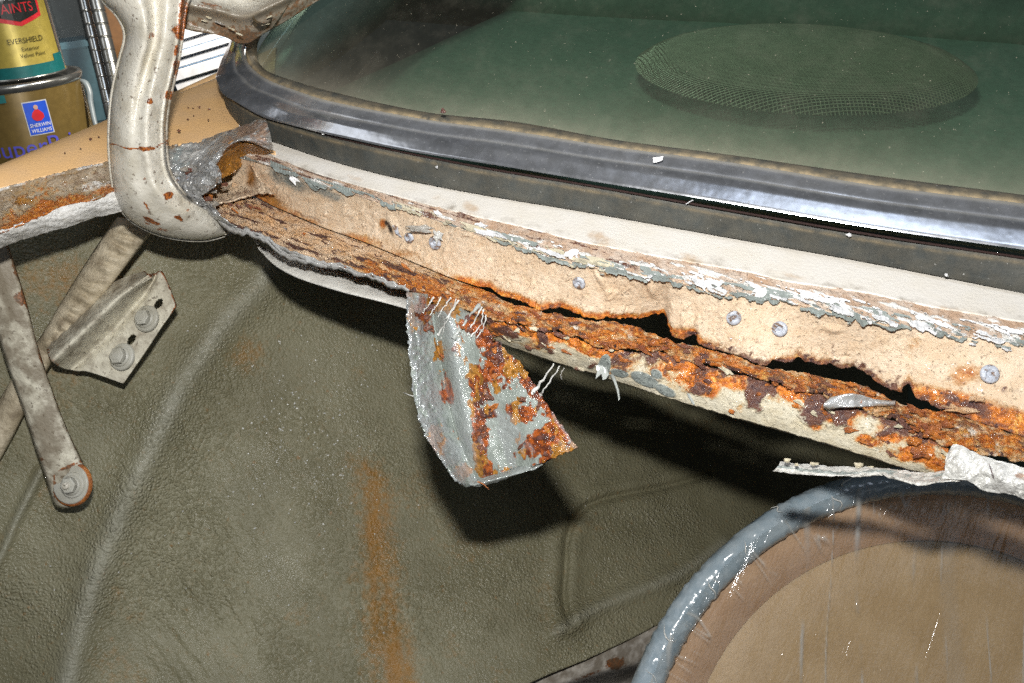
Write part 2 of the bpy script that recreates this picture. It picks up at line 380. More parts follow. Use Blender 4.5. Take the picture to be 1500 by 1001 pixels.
stain = np.maximum(stain, .62*np.exp(-((X-365)/38)**2-((Yc-520)/34)**2)); stain = np.maximum(stain, .35*np.exp(-((X-640)/90)**2-((Yc-950)/90)**2)*fbm(X/40, Yc/40, 3, 7))
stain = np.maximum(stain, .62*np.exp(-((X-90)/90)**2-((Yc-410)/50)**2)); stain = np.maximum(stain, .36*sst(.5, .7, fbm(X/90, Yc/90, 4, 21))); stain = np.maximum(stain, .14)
glit = np.exp(-((X-455)/90)**2-((Yc-640)/90)**2)*1.0 + .12
keep = (Y < lim+4)[:-1, :-1]
mat_o = grid('trunk_mat', P, M['mat'], attrs=dict(stain=stain, ridge_sheen=np.clip(ridge_sheen, 0, 1), glit=np.clip(glit, 0, 1)), th=.004, keep=keep)
tag(mat_o, 'grained olive grey vinyl mat in the trunk with a rust brown stain streak', 'trunk mat')
# specks of grit lying on the mat
V, f = [], []
for k in range(330):
    if k < 200: x, y = rng.normal(450, 62), rng.normal(640, 70)
    else: x, y = rng.uniform(0, 900), rng.uniform(420, 1000)
    if y > np.interp(x, mat_edge[:, 0], mat_edge[:, 1], left=1100)-10 or y < 380: continue
    c = at(x, y, mat_d(x, y)-.0006); r = rng.uniform(.0005, .0016)*(1 if k < 200 else .8)
    b = len(V); ico = np.array([(1,0,0),(-1,0,0),(0,1,0),(0,-1,0),(0,0,1),(0,0,-1)])*rng.uniform(.6, 1.3, (6, 1))*r
    V += list(c+ico); f += [(b+a, b+q, b+e) for a, q, e in ((0,2,4),(2,1,4),(1,3,4),(3,0,4),(2,0,5),(1,2,5),(3,1,5),(0,3,5))]
tag(mesh('grit', V, f, flat('pale_grit', (.6, .6, .56), .4), mat_o, False), kind='stuff')

# bare trunk floor below the mat at the bottom
car = thing('car_body', 'cream car body with a rusted through drain channel below its rear window', 'car')
gx = np.linspace(560, 1500, 160); gy = np.linspace(860, 1090, 50)
X, Y = np.meshgrid(gx, gy, indexing='ij')
D = matdep(X, np.minimum(Y, np.interp(X, mat_edge[:, 0], mat_edge[:, 1], left=1100)))+.012+.0002*np.maximum(0, Y-930)
hole = Y > np.interp(X, [820,880,930,960,1000], [1010,982,975,962,940])
D = D + .16*sst(0, 26, Y-np.interp(X, [760,820,880,930,960,1000,1400], [1030,1003,983,972,960,940,760]))
grid('trunk_floor', at(X, Y, D), M['deck'], car, dict(rust=blobs(X, Y, [(902,972,14,9,-10,.9),(860,990,30,3,-20,.6)])+.1*fbm(X/12, Y/12, 3, 4), dirt=.35+.5*fbm(X/40, Y/40, 4, 2)), th=.003)
# dark bulkhead far inside the trunk, behind the channel
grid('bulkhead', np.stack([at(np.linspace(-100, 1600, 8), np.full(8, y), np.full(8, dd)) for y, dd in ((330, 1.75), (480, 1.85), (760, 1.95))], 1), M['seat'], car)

# ------------------------------------------------------------------ deck, channel, lip: polylines of the car body
L3 = [(331,140),(345,180),(372,199),(400,208),(440,222),(500,242),(560,258),(620,272),(680,281),(750,294),(820,305),(960,330),(1100,356),(1150,364),(1270,386),(1390,410),(1500,431),(1600,449)]
L4 = [(331,205),(360,214),(397,228),(460,253),(550,279),(640,303),(700,318),(764,332),(848,354),(932,370),(1016,385),(1100,399),(1150,412),(1270,429),(1366,450),(1500,472),(1600,490)]
L5 = [(331,226),(360,232),(397,242),(460,266),(520,284),(595,308),(640,321),(680,337),(736,353),(800,375),(840,386),(918,400),(974,411),(1030,420),(1064,431),(1100,432),(1150,440),(1222,459),(1294,472),(1366,485),(1450,497),(1500,503),(1600,520)]
L6 = [(262,286),(290,289),(320,280),(345,276),(365,284),(400,302),(470,332),(540,357),(600,382),(660,407),(700,420),(716,421),(735,434),(752,438),(765,442),(790,455),(806,452),(822,450),(835,455),(862,466),(880,469),(888,464),(906,469),(925,466),(940,467),(958,462),(972,459),(976,468),(979,482),(985,493),(1000,499),(1010,492),(1016,490),(1022,503),(1036,510),(1060,515),(1085,522),(1104,531),(1124,536),(1132,528),(1150,531),(1162,530),(1170,521),(1178,530),(1200,534),(1216,532),(1232,541),(1248,538),(1264,543),(1276,552),(1287,562),(1306,571),(1318,576),(1324,566),(1332,562),(1338,577),(1342,584),(1356,588),(1370,596),(1400,606),(1440,620),(1500,640),(1600,668)]
L7 = [(262,287),(290,290),(320,281),(345,277),(365,285),(400,303),(470,333),(540,358),(600,383),(660,408),(700,422),(716,427),(735,440),(752,445),(775,450),(800,458),(826,463),(860,470),(890,474),(920,481),(950,491),(977,501),(1000,505),(1030,508),(1072,518),(1104,534),(1128,541),(1170,553),(1212,566),(1250,572),(1282,578),(1310,588),(1340,596),(1366,602),(1390,602),(1400,606),(1440,620),(1500,640),(1600,668)]
LB = [(262,288),(289,293),(320,318),(340,330),(379,342),(418,369),(450,379),(490,388),(550,409),(595,424),(640,438),(690,452),(708,458),(736,470),(786,477),(837,488),(876,505),(921,511),(960,508),(1016,527),(1072,541),(1128,556),(1200,573),(1282,602),(1340,620),(1380,648),(1400,655),(1440,660),(1500,672),(1600,695)]
L8 = [(690,470),(716,496),(792,524),(876,549),(915,563),(992,587),(1091,616),(1156,634),(1240,659),(1338,690),(1372,700),(1400,706)]
xs = np.arange(262, 1601, 1.0)
r3, r4, r5 = rowx(L3, xs, 8), rowx(L4, xs, 8), rowx(L5, xs, 5)
jag = (fbm(xs/5, xs*0, 4, 31)-.5)*5
edge_on = sst(700, 740, xs)*(1-sst(1370, 1400, xs))
r6 = rowx(L6, xs, 1)+jag*edge_on*.8
r7 = rowx(L7, xs, 3)+(fbm(xs/9, xs*0+4, 4, 33)-.5)*6*edge_on
rB = rowx(LB, xs, 3)+(fbm(xs/8, xs*0+7, 4, 35)-.5)*6
r8 = rowx(L8, xs, 4)
open_ = (r7-r6 > .8)
r7 = r7-11*np.exp(-((xs-1215)/75)**4)-5*np.exp(-((xs-930)/60)**4)-3*np.exp(-((xs-1060)/30)**2)
r7 = np.maximum(r7, r6+.2+2.2*edge_on*sst(.25, .5, fbm(xs/22, xs*0+2, 2, 37)))
Z3, Z4, Z5, Z6, Z7, ZB, Z8 = 0.0, -.004, -.011, -.050, -.052, -.046, -.075
d3, d4, d5 = zdep(0, r3, Z3), zdep(0, r4, Z4), zdep(0, r5, Z5)
d6 = gsm(zdep(0, gsm(r6, 30), Z6), 10)
d7 = d6 + .001 - .011*edge_on
dB = gsm(zdep(0, gsm(rB, 30), ZB), 10); d8 = gsm(zdep(0, gsm(r8, 20), Z8), 10)
lw = sst(262, 330, xs)
def chan(px, py):                                  # depth of the channel's skin under a pixel
    i = np.clip(np.round(np.asarray(px)-262).astype(int), 0, len(xs)-1)
    rows = [(r3, d3), (r4, d4), (r5, d5), (r6, d6), (rB, dB), (r8, d8)]
    px = np.atleast_1d(px); py = np.atleast_1d(py); i = np.atleast_1d(i); out = []
    for k, (a, y) in enumerate(zip(i, py)):
        out.append(np.interp(y, [q[0][a] for q in rows[:5]], [q[1][a] for q in rows[:5]]) if y <= rB[a] else np.interp(y, [rB[a]+5, max(r8[a], rB[a]+6)], [dB[a]+.001, d8[a]]))
    return np.array(out)
def strip(ra, da, rb, db, n, mask=None, bulge=0):
    t = np.linspace(0, 1, n)[None]
    Yp = ra[:, None]*(1-t)+rb[:, None]*t; Dp = da[:, None]*(1-t)+db[:, None]*t
    Dp = Dp - bulge*4*t*(1-t)
    Xp = np.repeat(xs[:, None], n, 1)
    return Xp, Yp, Dp, np.repeat(t, len(xs), 0)

# deck strip under the window (and round the corner onto the fender)
s = slice(68, None)
Xp, Yp, Dp, T = strip(r3-9, d3+.006, r4, d4, 26)
rust = blobs(Xp, Yp, [(690,304,14,9,20,.75),(880,349,22,9,20,.85),(1010,378,26,8,15,.62),(640,290,10,6,0,.5),(1400,452,40,7,12,.4),(1160,404,30,5,12,.6),(520,262,16,6,20,.6)])*.72 + .35*sst(.86, 1.0, T)*fbm(Xp/14, Yp/8, 3, 5)
grid('rear_deck_panel', at(Xp, Yp, Dp)[s], M['deck'], car, dict(stain=(1.15*rust)[s], rust=(.25*rust)[s], dirt=(.25*sst(.6, 1, T)+.15*fbm(Xp/60, Yp/20, 3, 8)+.10)[s]), th=.0015)

# flaky seam between deck and channel wall
Xp, Yp, Dp, T = strip(r4-.5, d4+.0008, r5+2, d5-.0005, 26)
nz = fbm(Xp/26, (Yp-.32*Xp)/5, 4, 41); nf = fbm(Xp/7, (Yp-.3*Xp)/3, 3, 45)
right = sst(880, 1150, Xp)
pale = np.clip((nz-.5)*3.2+.06+.35*right, 0, 1)*(.45+.55*sst(.05, .4, T)); primer = np.clip((fbm(Xp/40, (Yp-.3*Xp)/6, 3, 48)-.52)*4*sst(.5, .9, T), 0, 1)
P = at(Xp, Yp, Dp); N = normals(P)
P = P + N*(.0016*(nz-.5)+.0014*(nf-.5))[..., None]
grid('paint_seam', P[s], M['seam'], car, dict(pale=pale[s], primer=primer[s]*.8, rust=(.22*nf)[s], dark=(.55*(fbm(Xp/30, (Yp-.3*Xp)/4, 4, 50) > .60)*(1-.4*right))[s], amber=(.5*sst(560, 480, Xp)*fbm(Xp/18, Yp/14, 3, 52))[s]))

# channel wall with its eaten-away lower edge
nW = 84
Xp, Yp, Dp, T = strip(r5, d5, r6, d6, nW, bulge=-.002)
coarse = fbm(Xp/34, Yp/26, 4, 61); scr = fbm((Xp+.55*Yp)/5, (Yp-.25*Xp)/15, 4, 63); fine = fbm(Xp/4, Yp/4, 3, 65)
P = at(Xp, Yp, Dp); N = normals(P)
toe = sst(.62, 1.0, T)*sst(640, 760, Xp)
crater = np.clip(.36-fbm(Xp/9, Yp/9, 2, 67), 0, 1)*6
scr = fbm((Xp+.55*Yp)/3.2, (Yp-.25*Xp)/9, 3, 63)*sst(.52, .66, fbm(Xp/30, Yp/24, 3, 64))*sst(.5, .75, fbm((Xp+.55*Yp)/7, (Yp-.25*Xp)/16, 2, 68))*2
hgt = .0013*(coarse-.5)+.0013*(scr-.2)*(1-.6*sst(900, 1150, Xp))+.0005*(fine-.5)-.0010*np.clip(crater, 0, 1)*(.35+toe)+.0016*(fbm(Xp/11, Yp/11, 3, 69)-.5)*toe
lumps = blobs(Xp, Yp, [(1220,482,10,5,10),(885,398,9,5,20),(880,410,4,14,-30),(955,425,5,9,-20),(575,330,5,14,-20,.8)]); hgt += .0022*lumps
hgt = hgt*(1-sst(.8, 1, T)*sst(720, 680, Xp))
P = P + N*hgt[..., None]
rim = sst(.86, 1.0, T)*sst(690, 750, Xp)
hb = sst(.45, 1.0, T)
rust = .24*hb*(.4+1.2*fbm(Xp/22, (Yp+.5*Xp)/30, 4, 78))+.46*rim*fbm(Xp/30, Yp/30, 3, 74)*1.2+.22*(fbm(Xp/40, Yp/16, 4, 71)-.4)*hb*2 + blobs(Xp, Yp, [(1415,548,30,16,-10,.6),(1330,520,14,10,0,.3),(1340,505,12,14,0,.45),(1405,590,60,16,10,.62),(1460,610,70,18,15,.55),(560,328,5,8,0,.8),(892,400,8,8,0,.5),(1000,490,25,10,0,.35)])*.9
rust += .42*sst(.80, 1, T)*sst(640, 690, Xp)*(1-sst(1000, 1080, Xp))*(.5+fbm(Xp/40, Yp/40, 3, 76)) + .5*sst(1290, 1420, Xp)*sst(.70, .95, T)
dark = .62*sst(.6, .95, T)*fbm(Xp/14, Yp/10, 4, 73)*sst(940, 1040, Xp)+.34*sst(.62, .75, fbm(Xp/10, Yp/8, 3, 79)) + blobs(Xp, Yp, [(1430,595,22,9,25,.62),(1395,583,16,8,20,.55),(1390,555,8,5,0,.6),(1470,572,6,6,0,.6),(1160,470,10,6,0,.35),(1240,500,6,5,0,.35),(1220,505,5,4,0,.45)])*.9 + .42*rim*(1-sst(700, 760, Xp)*.3)
left = sst(700, 430, Xp)
amber = blobs(Xp, Yp, [(392,300,20,24,10,.9),(368,262,9,26,-10,.8),(425,290,16,16,0,.35),(378,275,12,24,-25,.5)])*.8 + .35*left*sst(.5, 1, T)*fbm(Xp/16, Yp/10, 3, 75)
primer = .5*sst(560, 470, Xp)*sst(.55, .1, T)*(fbm(Xp/30, Yp/14, 3, 77)) + blobs(Xp, Yp, [(430,270,26,12,35,.75),(480,285,34,9,25,.6),(405,262,8,24,-30,.55)])*.7
pale = blobs(Xp, Yp, [(1320,545,34,10,15,.55),(1340,500,0.1,.1),(660,330,9,3,20,.6)])*.6 + .10*sst(560, 500, Xp)
dark += .5*left*sst(.45, .95, T)*(fbm(Xp/22, (Yp-.35*Xp)/5, 4, 79) > .55)
rust += .40*left*sst(.72, 1, T)*fbm(Xp/24, (Yp-.35*Xp)/8, 4, 81)
ws = slice(78, None)
wall_o = grid('drain_channel', P[ws], M['wall'], car, dict(rust=rust[ws], dark=dark[ws], amber=amber[ws], primer=primer[ws], pale=pale[ws], hole_shade=(.75*blobs(Xp, Yp, [(572,334,5,12,-20),(566,327,4,5)]))[ws]), th=.0012)  # shade inside the small dimple is painted on as near-black
tag(wall_o, 'tan scraped channel wall with a rusted lower edge')

# channel floor / crumbling rust band, torn along its front
nB = 46
Xp, Yp, Dp, T = strip(r7, d7, rB, dB, nB, bulge=-.0015)
P = at(Xp, Yp, Dp); N = normals(P)
rag = fbm(Xp/12, (Yp-.3*Xp)/5, 4, 91); lw2 = sst(700, 600, Xp); lay = fbm(Xp/17, (Yp-.34*Xp)/6.5, 4, 93)*(1-lw2)+fbm(Xp/44, (Yp-.36*Xp)/4, 4, 92)*lw2; fine = fbm(Xp/4, Yp/3, 3, 95)
amp = 1-.35*sst(640, 560, Xp)
lay2 = np.abs(fbm((Xp+.4*Yp)/30, (Yp-.36*Xp)/5.5, 4, 94)-.5)*2
P = P + N*((.0050*(rag-.5)+.0042*(lay-.5)+.0060*(lay2-.25)*sst(640, 520, Xp)+.0016*(fine-.5))*amp*np.minimum(1, .35+2*T)*np.where(Xp < 700, sst(0, .25, T), 1)) [..., None]
left = sst(700, 600, Xp)
rust = (.50+.8*(rag-.45))*(1-left) + left*(.02+.9*(lay-.5)) + .30*left*sst(430, 560, Xp) + blobs(Xp, Yp, [(545,395,40,12,20,.5),(610,418,40,12,20,.6)])*.7
dark = .46*sst(.10, .02, lay2)*left+.52*sst(.57, .62, lay)+.35*sst(.88, 1, T)*rag + .25*left*(fbm(Xp/16, (Yp-.35*Xp)/4, 4, 97) > .52)
pale = .62*(fbm(Xp/12, Yp/7, 3, 98) > .66)*(1-left)+.30*sst(640, 560, Xp)*(fbm(Xp/20, Yp/6, 3, 99) > .62)+.42*(fbm(Xp/16, (Yp-.3*Xp)/7, 3, 100) > .66)*sst(820, 860, Xp)*(1-sst(960, 1000, Xp))
amber = .55*left*fbm(Xp/14, Yp/8, 3, 101)*sst(470, 380, Xp)+blobs(Xp, Yp, [(950,500,30,10,10,.7)])*.6
primer = .65*sst(.9, 1.0, T)*left
band_o = grid('crumbling_floor', P, M['crumble'], car, dict(rust=rust, dark=dark, pale=pale, amber=amber, primer=primer), th=.0018)
tag(band_o, 'flaking orange rust along the channel bottom')
# glints of loose metal strip along the torn left edge
for (a, b, off) in ((285, 600, 0), (300, 480, 3), (380, 596, -3)):
    q = np.arange(a, b, 2.0); i = (q-262).astype(int)
    yy = rB[i]+off+(fbm(q/13, q*0, 3, a)-.5)*7; dd = dB[i]-.002
    Pq = np.stack([at(q, yy, dd), at(q, yy+3+5*fbm(q/18, q*0, 2, a+3), dd+.001+.003*(fbm(q/9, q*0, 2, a+5)-.3))], 1)
    grid('torn_edge', Pq, M['foil'], car, dict(metal=.6+0*Pq[..., 0], dark=.35*(fbm(q/10, q*0, 2, a)[:, None] > .55)+0*Pq[..., 0]), th=.0006)

# front lip with chipped cream paint
nL = 76
ls = slice(428, 1128)
lt = rB+3.5+4*fbm(xs/14, xs*0, 3, 111)
Xp, Yp, Dp, T = strip(lt, dB+.0035, np.maximum(r8+2.5*(fbm(xs/9, xs*0, 3, 113)-.5), lt+2), d8, nL, bulge=.004)
P = at(Xp, Yp, Dp); N = normals(P)
A = fbm(Xp/26, (Yp-.2*Xp)/16, 4, 115); B = fbm(Xp/9, Yp/8, 4, 117); Cn = fbm(Xp/18, (Yp+.3*Xp)/14, 3, 119)
up = 1-T
rust = .30+.34*up+.9*(A-.5)-.42*sst(.72, .95, T)+.15*sst(1230, 1330, Xp) + blobs(Xp, Yp, [(875,515,18,8,10,.5),(1010,540,20,14,20,.6),(1018,556,14,8,30,.6),(1045,577,16,9,20,.6),(1110,545,20,9,15,.55),(1165,580,16,7,10,.7),(1265,645,14,7,20,.8),(1368,632,18,14,0,1),(1345,662,14,9,0,.8),(1085,600,6,16,-15,.5),(1040,600,6,20,-20,.4),(830,500,40,9,15,.5),(760,480,30,8,15,.5)])*.8
clean = blobs(Xp, Yp, [(935,568,40,7,14,.8),(1070,585,34,14,20,.9),(1145,605,26,22,15,1),(1240,640,30,12,20,.7),(1000,545,14,8,0,.5),(815,505,14,9,10,.7),(850,528,30,9,18,.8),(1270,622,16,14,0,.7),(1310,655,20,9,10,.6),(770,497,16,6,10,.5)])
rust -= .55*clean
dark = .30+.95*(Cn-.5)+.3*up-.3*sst(.6, .9, T) - .5*clean + blobs(Xp, Yp, [(1108,578,13,24,5,1),(1195,606,17,20,0,1),(1130,570,12,9,0,.7),(1025,570,10,7,0,.8),(1040,575,6,10,0,.7),(1225,600,10,28,-25,.8),(1300,600,30,16,10,.75),(1320,625,16,14,0,.8),(1255,660,14,5,20,.5),(865,536,10,6,0,.5),(845,540,9,5,0,.8),(800,500,5,18,-30,.7),(750,490,18,5,20,.5)])*.75
primer = blobs(Xp, Yp, [(886,536,9,17,8,1.1),(908,546,14,6,15,1),(945,556,22,9,24,1.1),(975,572,18,7,28,1),(962,548,12,8,30,.8),(1190,570,0.1,.1),(1240,585,14,7,0,.5)])*.95
rust = np.where(primer > .5, 0, rust); dark = np.where(primer > .5, 0, dark)
chip = sst(.42, .58, rust+.5*(B-.5))
h = .0014*(A-.5)+.0016*(B-.5)*(.3+chip)-.0007*chip+.0013*sst(.4, .6, dark+.6*(B-.5))+.0010*sst(.4, .6, primer)
P = P + N*h[..., None]
lip_o = grid('channel_lip', P[ls], M['lip'], car, dict(rust=rust[ls], dark=dark[ls]*.85, primer=primer[ls]), th=.0016)
tag(lip_o, 'cream lip with flaking rust patches')
# return flange under the lip and the weatherstrip flange on the left
Xq, Yq, Dq, T = strip(r8-1, d8+.0025, r8+1, d8+.03, 6)
grid('lip_return', at(Xq, Yq, Dq)[ls], M['lip'], car, dict(dark=np.full(Xq[ls].shape, .3)))
bt = cr([(372,346),(386,362),(410,372),(460,385),(520,404),(570,420),(610,434),(650,446)], 160); bb = cr([(374,346),(384,370),(405,391),(440,409),(500,428),(560,443),(605,456),(650,470)], 160)
t = np.linspace(0, 1, 22)[None, :, None]
bp = bt[:, None]*(1-t)+bb[:, None]*t
dd = zdep(0, gsm(bb[:, 1], 4), -.080)[:, None]; tt = t[..., 0]
dd = dd+.020*(1-tt)-.010*np.sqrt(np.clip(1-(2*tt-1.15)**2, 0, 1))+.004*(fbm(bp[..., 0]/30, bp[..., 1]/18, 3, 121)-.5)
fo = grid('lower_flange', at(bp[..., 0], bp[..., 1], dd), M['paper'], car, dict(amber=.25*fbm(bp[..., 0]/20, bp[..., 1]/14, 3, 123), tan=.62*sst(.45, .1, tt)+.0*bp[..., 0]), th=.002)
tag(fo, 'off white flange below the left end of the channel')

# rivets
def rivet(px, py, r, tilt=(0, 0), lab=None):
    dpt = chan(px, py)[0]; c = at(px, py, dpt-.0004)
    i = int(px-262)
    p0, p1 = at(xs[i], r5[i], d5[i]), at(xs[i], r6[i], d6[i]); q1 = at(xs[i]+12, r5[i+12], d5[i+12])
    n = np.cross(q1-p0, p1-p0); n /= np.linalg.norm(n); n = n if n@(CAM-c) > 0 else -n
    n = n + np.array([tilt[0], 0, tilt[1]]); n /= np.linalg.norm(n)
    rr = r*dpt/FPX
    o = lathe('rivet', [(0.001*rr, .9*rr*.2), (.16*rr, .17*rr), (.22*rr, .05*rr), (.34*rr, .04*rr), (.42*rr, .24*rr), (.62*rr, .27*rr), (.88*rr, .20*rr), (1.0*rr, .08*rr), (.98*rr, -.15*rr)], c, n, M['zinc'], wall_o)
    return o
for px, py, r in ((848,415,10),(1075,466,11),(1142,482,11.5),(1450,548,14),(637,356,10.5),(599,349,8)): rivet(px, py, r, (random.uniform(-.15, .15), random.uniform(-.15, .15)))
# torn tab with two rivets, dent with a sliver of metal
def poly_flake(name, px, py, w_, h_, ang, m, parent, lift=.002, curl=.5, th=.0005, n=14, dep=None, seed=0, attrs=None, tiltx=0):
    rr_ = np.random.default_rng(int(px*7+py*13+seed)); base = chan(px, py)[0] if dep is None else dep
    an = np.linspace(0, 2*math.pi, n, endpoint=False); ra = rr_.uniform(.38, 1.2, n)
    c_, s_ = math.cos(math.radians(ang)), math.sin(math.radians(ang))
    V = [at(px, py, base-lift)]; 
    for k in (.55, 1.0):
        u = np.cos(an)*ra*k*w_/2; v = np.sin(an)*ra*k*h_/2
        X_, Y_ = px+u*c_-v*s_, py+u*s_+v*c_
        dd_ = base-lift-curl*.006*(k**2)*np.clip(np.sin(an+rr_.uniform(-.6, .6)), -.25, 1)*min(1, h_/14) - tiltx*u/FPX
        V += list(at(X_, Y_, dd_+rr_.uniform(-.0005, .0005, n)))
    f = [(0, 1+i, 1+(i+1) % n) for i in range(n)]+[(1+i, 1+n+i, 1+n+(i+1) % n, 1+(i+1) % n) for i in range(n)]
    return mesh(name, V, f, m, parent, False, attrs, th)
g = poly_flake('torn_tab', 618, 336, 46, 12, 2, M['foil'], wall_o, .006, .6); poly_flake('torn_tab', 641, 346, 16, 26, -20, M['foil'], wall_o, .003, .3)
poly_flake('metal_sliver', 581, 339, 9, 26, -22, M['zinc'], wall_o, .002, .4)
# peeling paint flakes along the seam
def layer(name, x0, x1, offs, dens, m, lift, seed, curl=.0022, nv=30, top_=.45):
    """a ragged skin of old paint along the seam, kept where it has not flaked away and curling off the wall at its torn edge"""
    q = np.arange(x0, x1, .8); i = np.clip((q-262).astype(int), 0, len(xs)-1)
    ya = r4[i]*top_+r5[i]*(1-top_); yb = r5[i]+offs[1]+(fbm(q/11, q*0, 4, seed)-.5)*18
    t = np.linspace(0, 1, nv)[None]; X_ = q[:, None]+0*t; Y_ = ya[:, None]*(1-t)+yb[:, None]*t
    kp = fbm(X_/30, (Y_-.33*X_)/6, 4, seed+3)+.25*(fbm(X_/5, (Y_-.3*X_)/3, 2, seed+5)-.5) > dens(X_, t)
    edge = fbm(X_/16, (Y_-.3*X_)/9, 3, seed+7)
    D_ = (d4[i]*top_+d5[i]*(1-top_))[:, None]*(1-t)+d5[i][:, None]*t-lift-curl*sst(.45, 1, t)*(edge*2.2)-.0008*(fbm(X_/7, Y_/5, 3, seed+9)-.5)
    return grid(name, at(X_, Y_, D_), m, car, None, .0005, keep=kp[:-1, :-1], smooth=False)
tag(layer('primer_layer', 720, 1600, (0, 6), lambda X_, t: .60-.13*sst(.5, .9, t)-.03*sst(850, 900, X_)+0*X_, M['flake_grey'], .0016, 500), 'grey primer curling off below the white paint')
tag(layer('white_layer', 690, 1600, (0, 1), lambda X_, t: .70-.10*sst(900, 1120, X_)-.06*sst(.4, .8, t), M['flake_white'], .0028, 520, top_=.7), 'flaking white paint along the top of the channel')
layer('white_layer', 560, 900, (0, 2), lambda X_, t: .60+0*X_, M['flake_cream'], .0020, 540)
layer('primer_layer', 396, 600, (0, 6), lambda X_, t: .50+0*X_, M['flake_grey'], .0016, 560)
for (px, py, w_, h_, ang, mm) in [(838,372,22,14,-20,'w'),(1112,428,22,16,-40,'w'),(1118,439,26,11,-15,'g'),(1425,505,14,5,5,'w'),(1475,512,18,6,12,'w'),(705,330,20,8,15,'w'),(455,270,24,10,40,'g'),(430,262,30,9,50,'w'),(640,313,16,8,30,'w')]:
    poly_flake('paint_flake', px, py, w_, h_*1.1, ang, {'w': M['flake_white'], 'g': M['flake_grey'], 'c': M['flake_cream']}[mm], car, .0022, random.uniform(.15, .9), .0004)
# loose rust scales on lip and floor band
for k in range(150):
    px = rng.uniform(705, 1385); i = int(px-262); zone = rng.random()
    if zone < .45: py = rng.uniform(r7[i]+2, rB[i]); mm = M['flake_rust'] if rng.random() < .75 else M['flake_dark']
    else:
        py = rB[i]+5+(r8[i]-rB[i]-8)*rng.random()**1.7; mm = (M['flake_rust'], M['flake_dark'], M['flake_cream'])[int(rng.choice(3, p=[.42, .38, .20]))]
        if primer[i, min(nL-1, max(0, int((py-lt[i])/(r8[i]-lt[i]+.1)*nL)))] > .4 or clean[i, min(nL-1, max(0, int((py-lt[i])/(r8[i]-lt[i]+.1)*nL)))] > .55: continue
    poly_flake('rust_scale', px, py, rng.uniform(8, 30), rng.uniform(4, 9), rng.uniform(-5, 40), mm, car, rng.uniform(.0012, .0035), rng.uniform(.1, .8), .0007, 10, seed=k)
for k in range(36):                                # left part of the floor: brown layered scales
    px = rng.uniform(310, 690); i = int(px-262); py = rng.uniform(r7[i]+3, rB[i]-1)
    mm = (M['flake_rust'], M['flake_dark'], M['crumble'], M['zinc'])[int(rng.choice(4, p=[.30, .30, .35, .05]))]
    poly_flake('rust_scale', px, py, rng.uniform(7, 24), rng.uniform(3, 6), rng.uniform(15, 45), mm, car, rng.uniform(.001, .003), rng.uniform(.1, .8), .0006, 9, seed=k+400)
poly_flake('sealant_shred', 884, 538, 22, 42, 10, M['goo'], car, .004, .6); 
tube('sealant_drip', [at(x, y, chan(890, 545)[0]-.003) for x, y in ((896,548),(901,560),(905,572),(907,584),(906,587))], [.0016, .0010, .0009, .0006, .0003], M['goo'], car)
tube('sealant_drip', [at(x, y, chan(1000, 575)[0]-.003) for x, y in ((1005,568),(1010,580),(1015,590),(1017,593))], [.0012, .0013, .001, .0004], M['goo'], car)
# twisted silver sliver
q = np.linspace(0, 1, 40); v = np.linspace(0, 1, 7)
cx = cr([(1206,594),(1235,590),(1262,588),(1285,588),(1312,590)], 40); wd = np.interp(q, [0, .1, .35, .6, 1], [3, 9, 9, 6, 4])
Xs = cx[:, 0][:, None]+0*v; Ys = cx[:, 1][:, None]+(v-.5)[None]*2*wd[:, None]-4*np.sin(q*6)[:, None]*.6
Ds = chan(cx[:, 0], cx[:, 1])[:, None]-.010*(1-q[:, None])**.7-.002-.004*np.sin(v*3.1)[None]*np.cos(q*7)[:, None]
tag(grid('torn_metal_strip', at(Xs, Ys, Ds), M['foil'], car, dict(metal=.9+0*Xs), th=.0008), 'bright twisted sliver of metal')

# ------------------------------------------------------------------ rear window: gasket, trim, glass, what is behind it
I0 = [(400,30),(376,70),(379,88),(390,103),(405,110),(423,116),(467,129),(510,140),(560,152),(640,167),(760,179),(900,205),(1073,228),(1287,258),(1500,286),(1620,303)]
I1 = [(372,30),(359,66),(361,86),(373,103),(393,117),(423,129),(467,144),(505,153),(560,164),(640,178),(760,194),(900,216),(1073,239),(1287,273),(1500,299),(1620,316)]
I2 = [(368,30),(354,66),(340,84),(333,110),(336,130),(352,147),(379,164),(430,183),(496,202),(590,223),(720,248),(870,273),(1050,305),(1270,343),(1500,378),(1620,397)]
I3 = [(366,40),(350,74),(337,95),(331,135),(334,158),(347,180),(372,199),(420,216),(490,239),(585,264),(715,289),(860,313),(1040,345),(1265,385),(1495,431),(1620,453)]
nS = 640
zz = cr([[.06,0],[.02,0],[.006,0]]+[[0,0]]*13, nS)[:, 0]
A0, A1, A2, A3 = (cr(i, nS) for i in (I0, I1, I2, I3))
W0, W1, W2, W3 = (onz(a[:, 0], a[:, 1], z+zz) for a, z in ((A0, .043), (A1, .045), (A2, .022), (A3, .0)))
def loft(Wa, Wb, prof):
    """skin between two edges with a moulded profile: (t across, bulge along the normal)"""
    t = np.array([p[0] for p in prof])[None, :, None]; b = np.array([p[1] for p in prof])[None, :, None]
    P = Wa[:, None]*(1-t)+Wb[:, None]*t
    dl = np.gradient(Wa, axis=0); n = np.cross(dl, Wb-Wa); n /= np.linalg.norm(n, axis=1, keepdims=True)
    n *= np.sign((n*(CAM-Wa)).sum(1, keepdims=True))
    return P+n[:, None]*b
su = np.arange(nS)[:, None]/nS
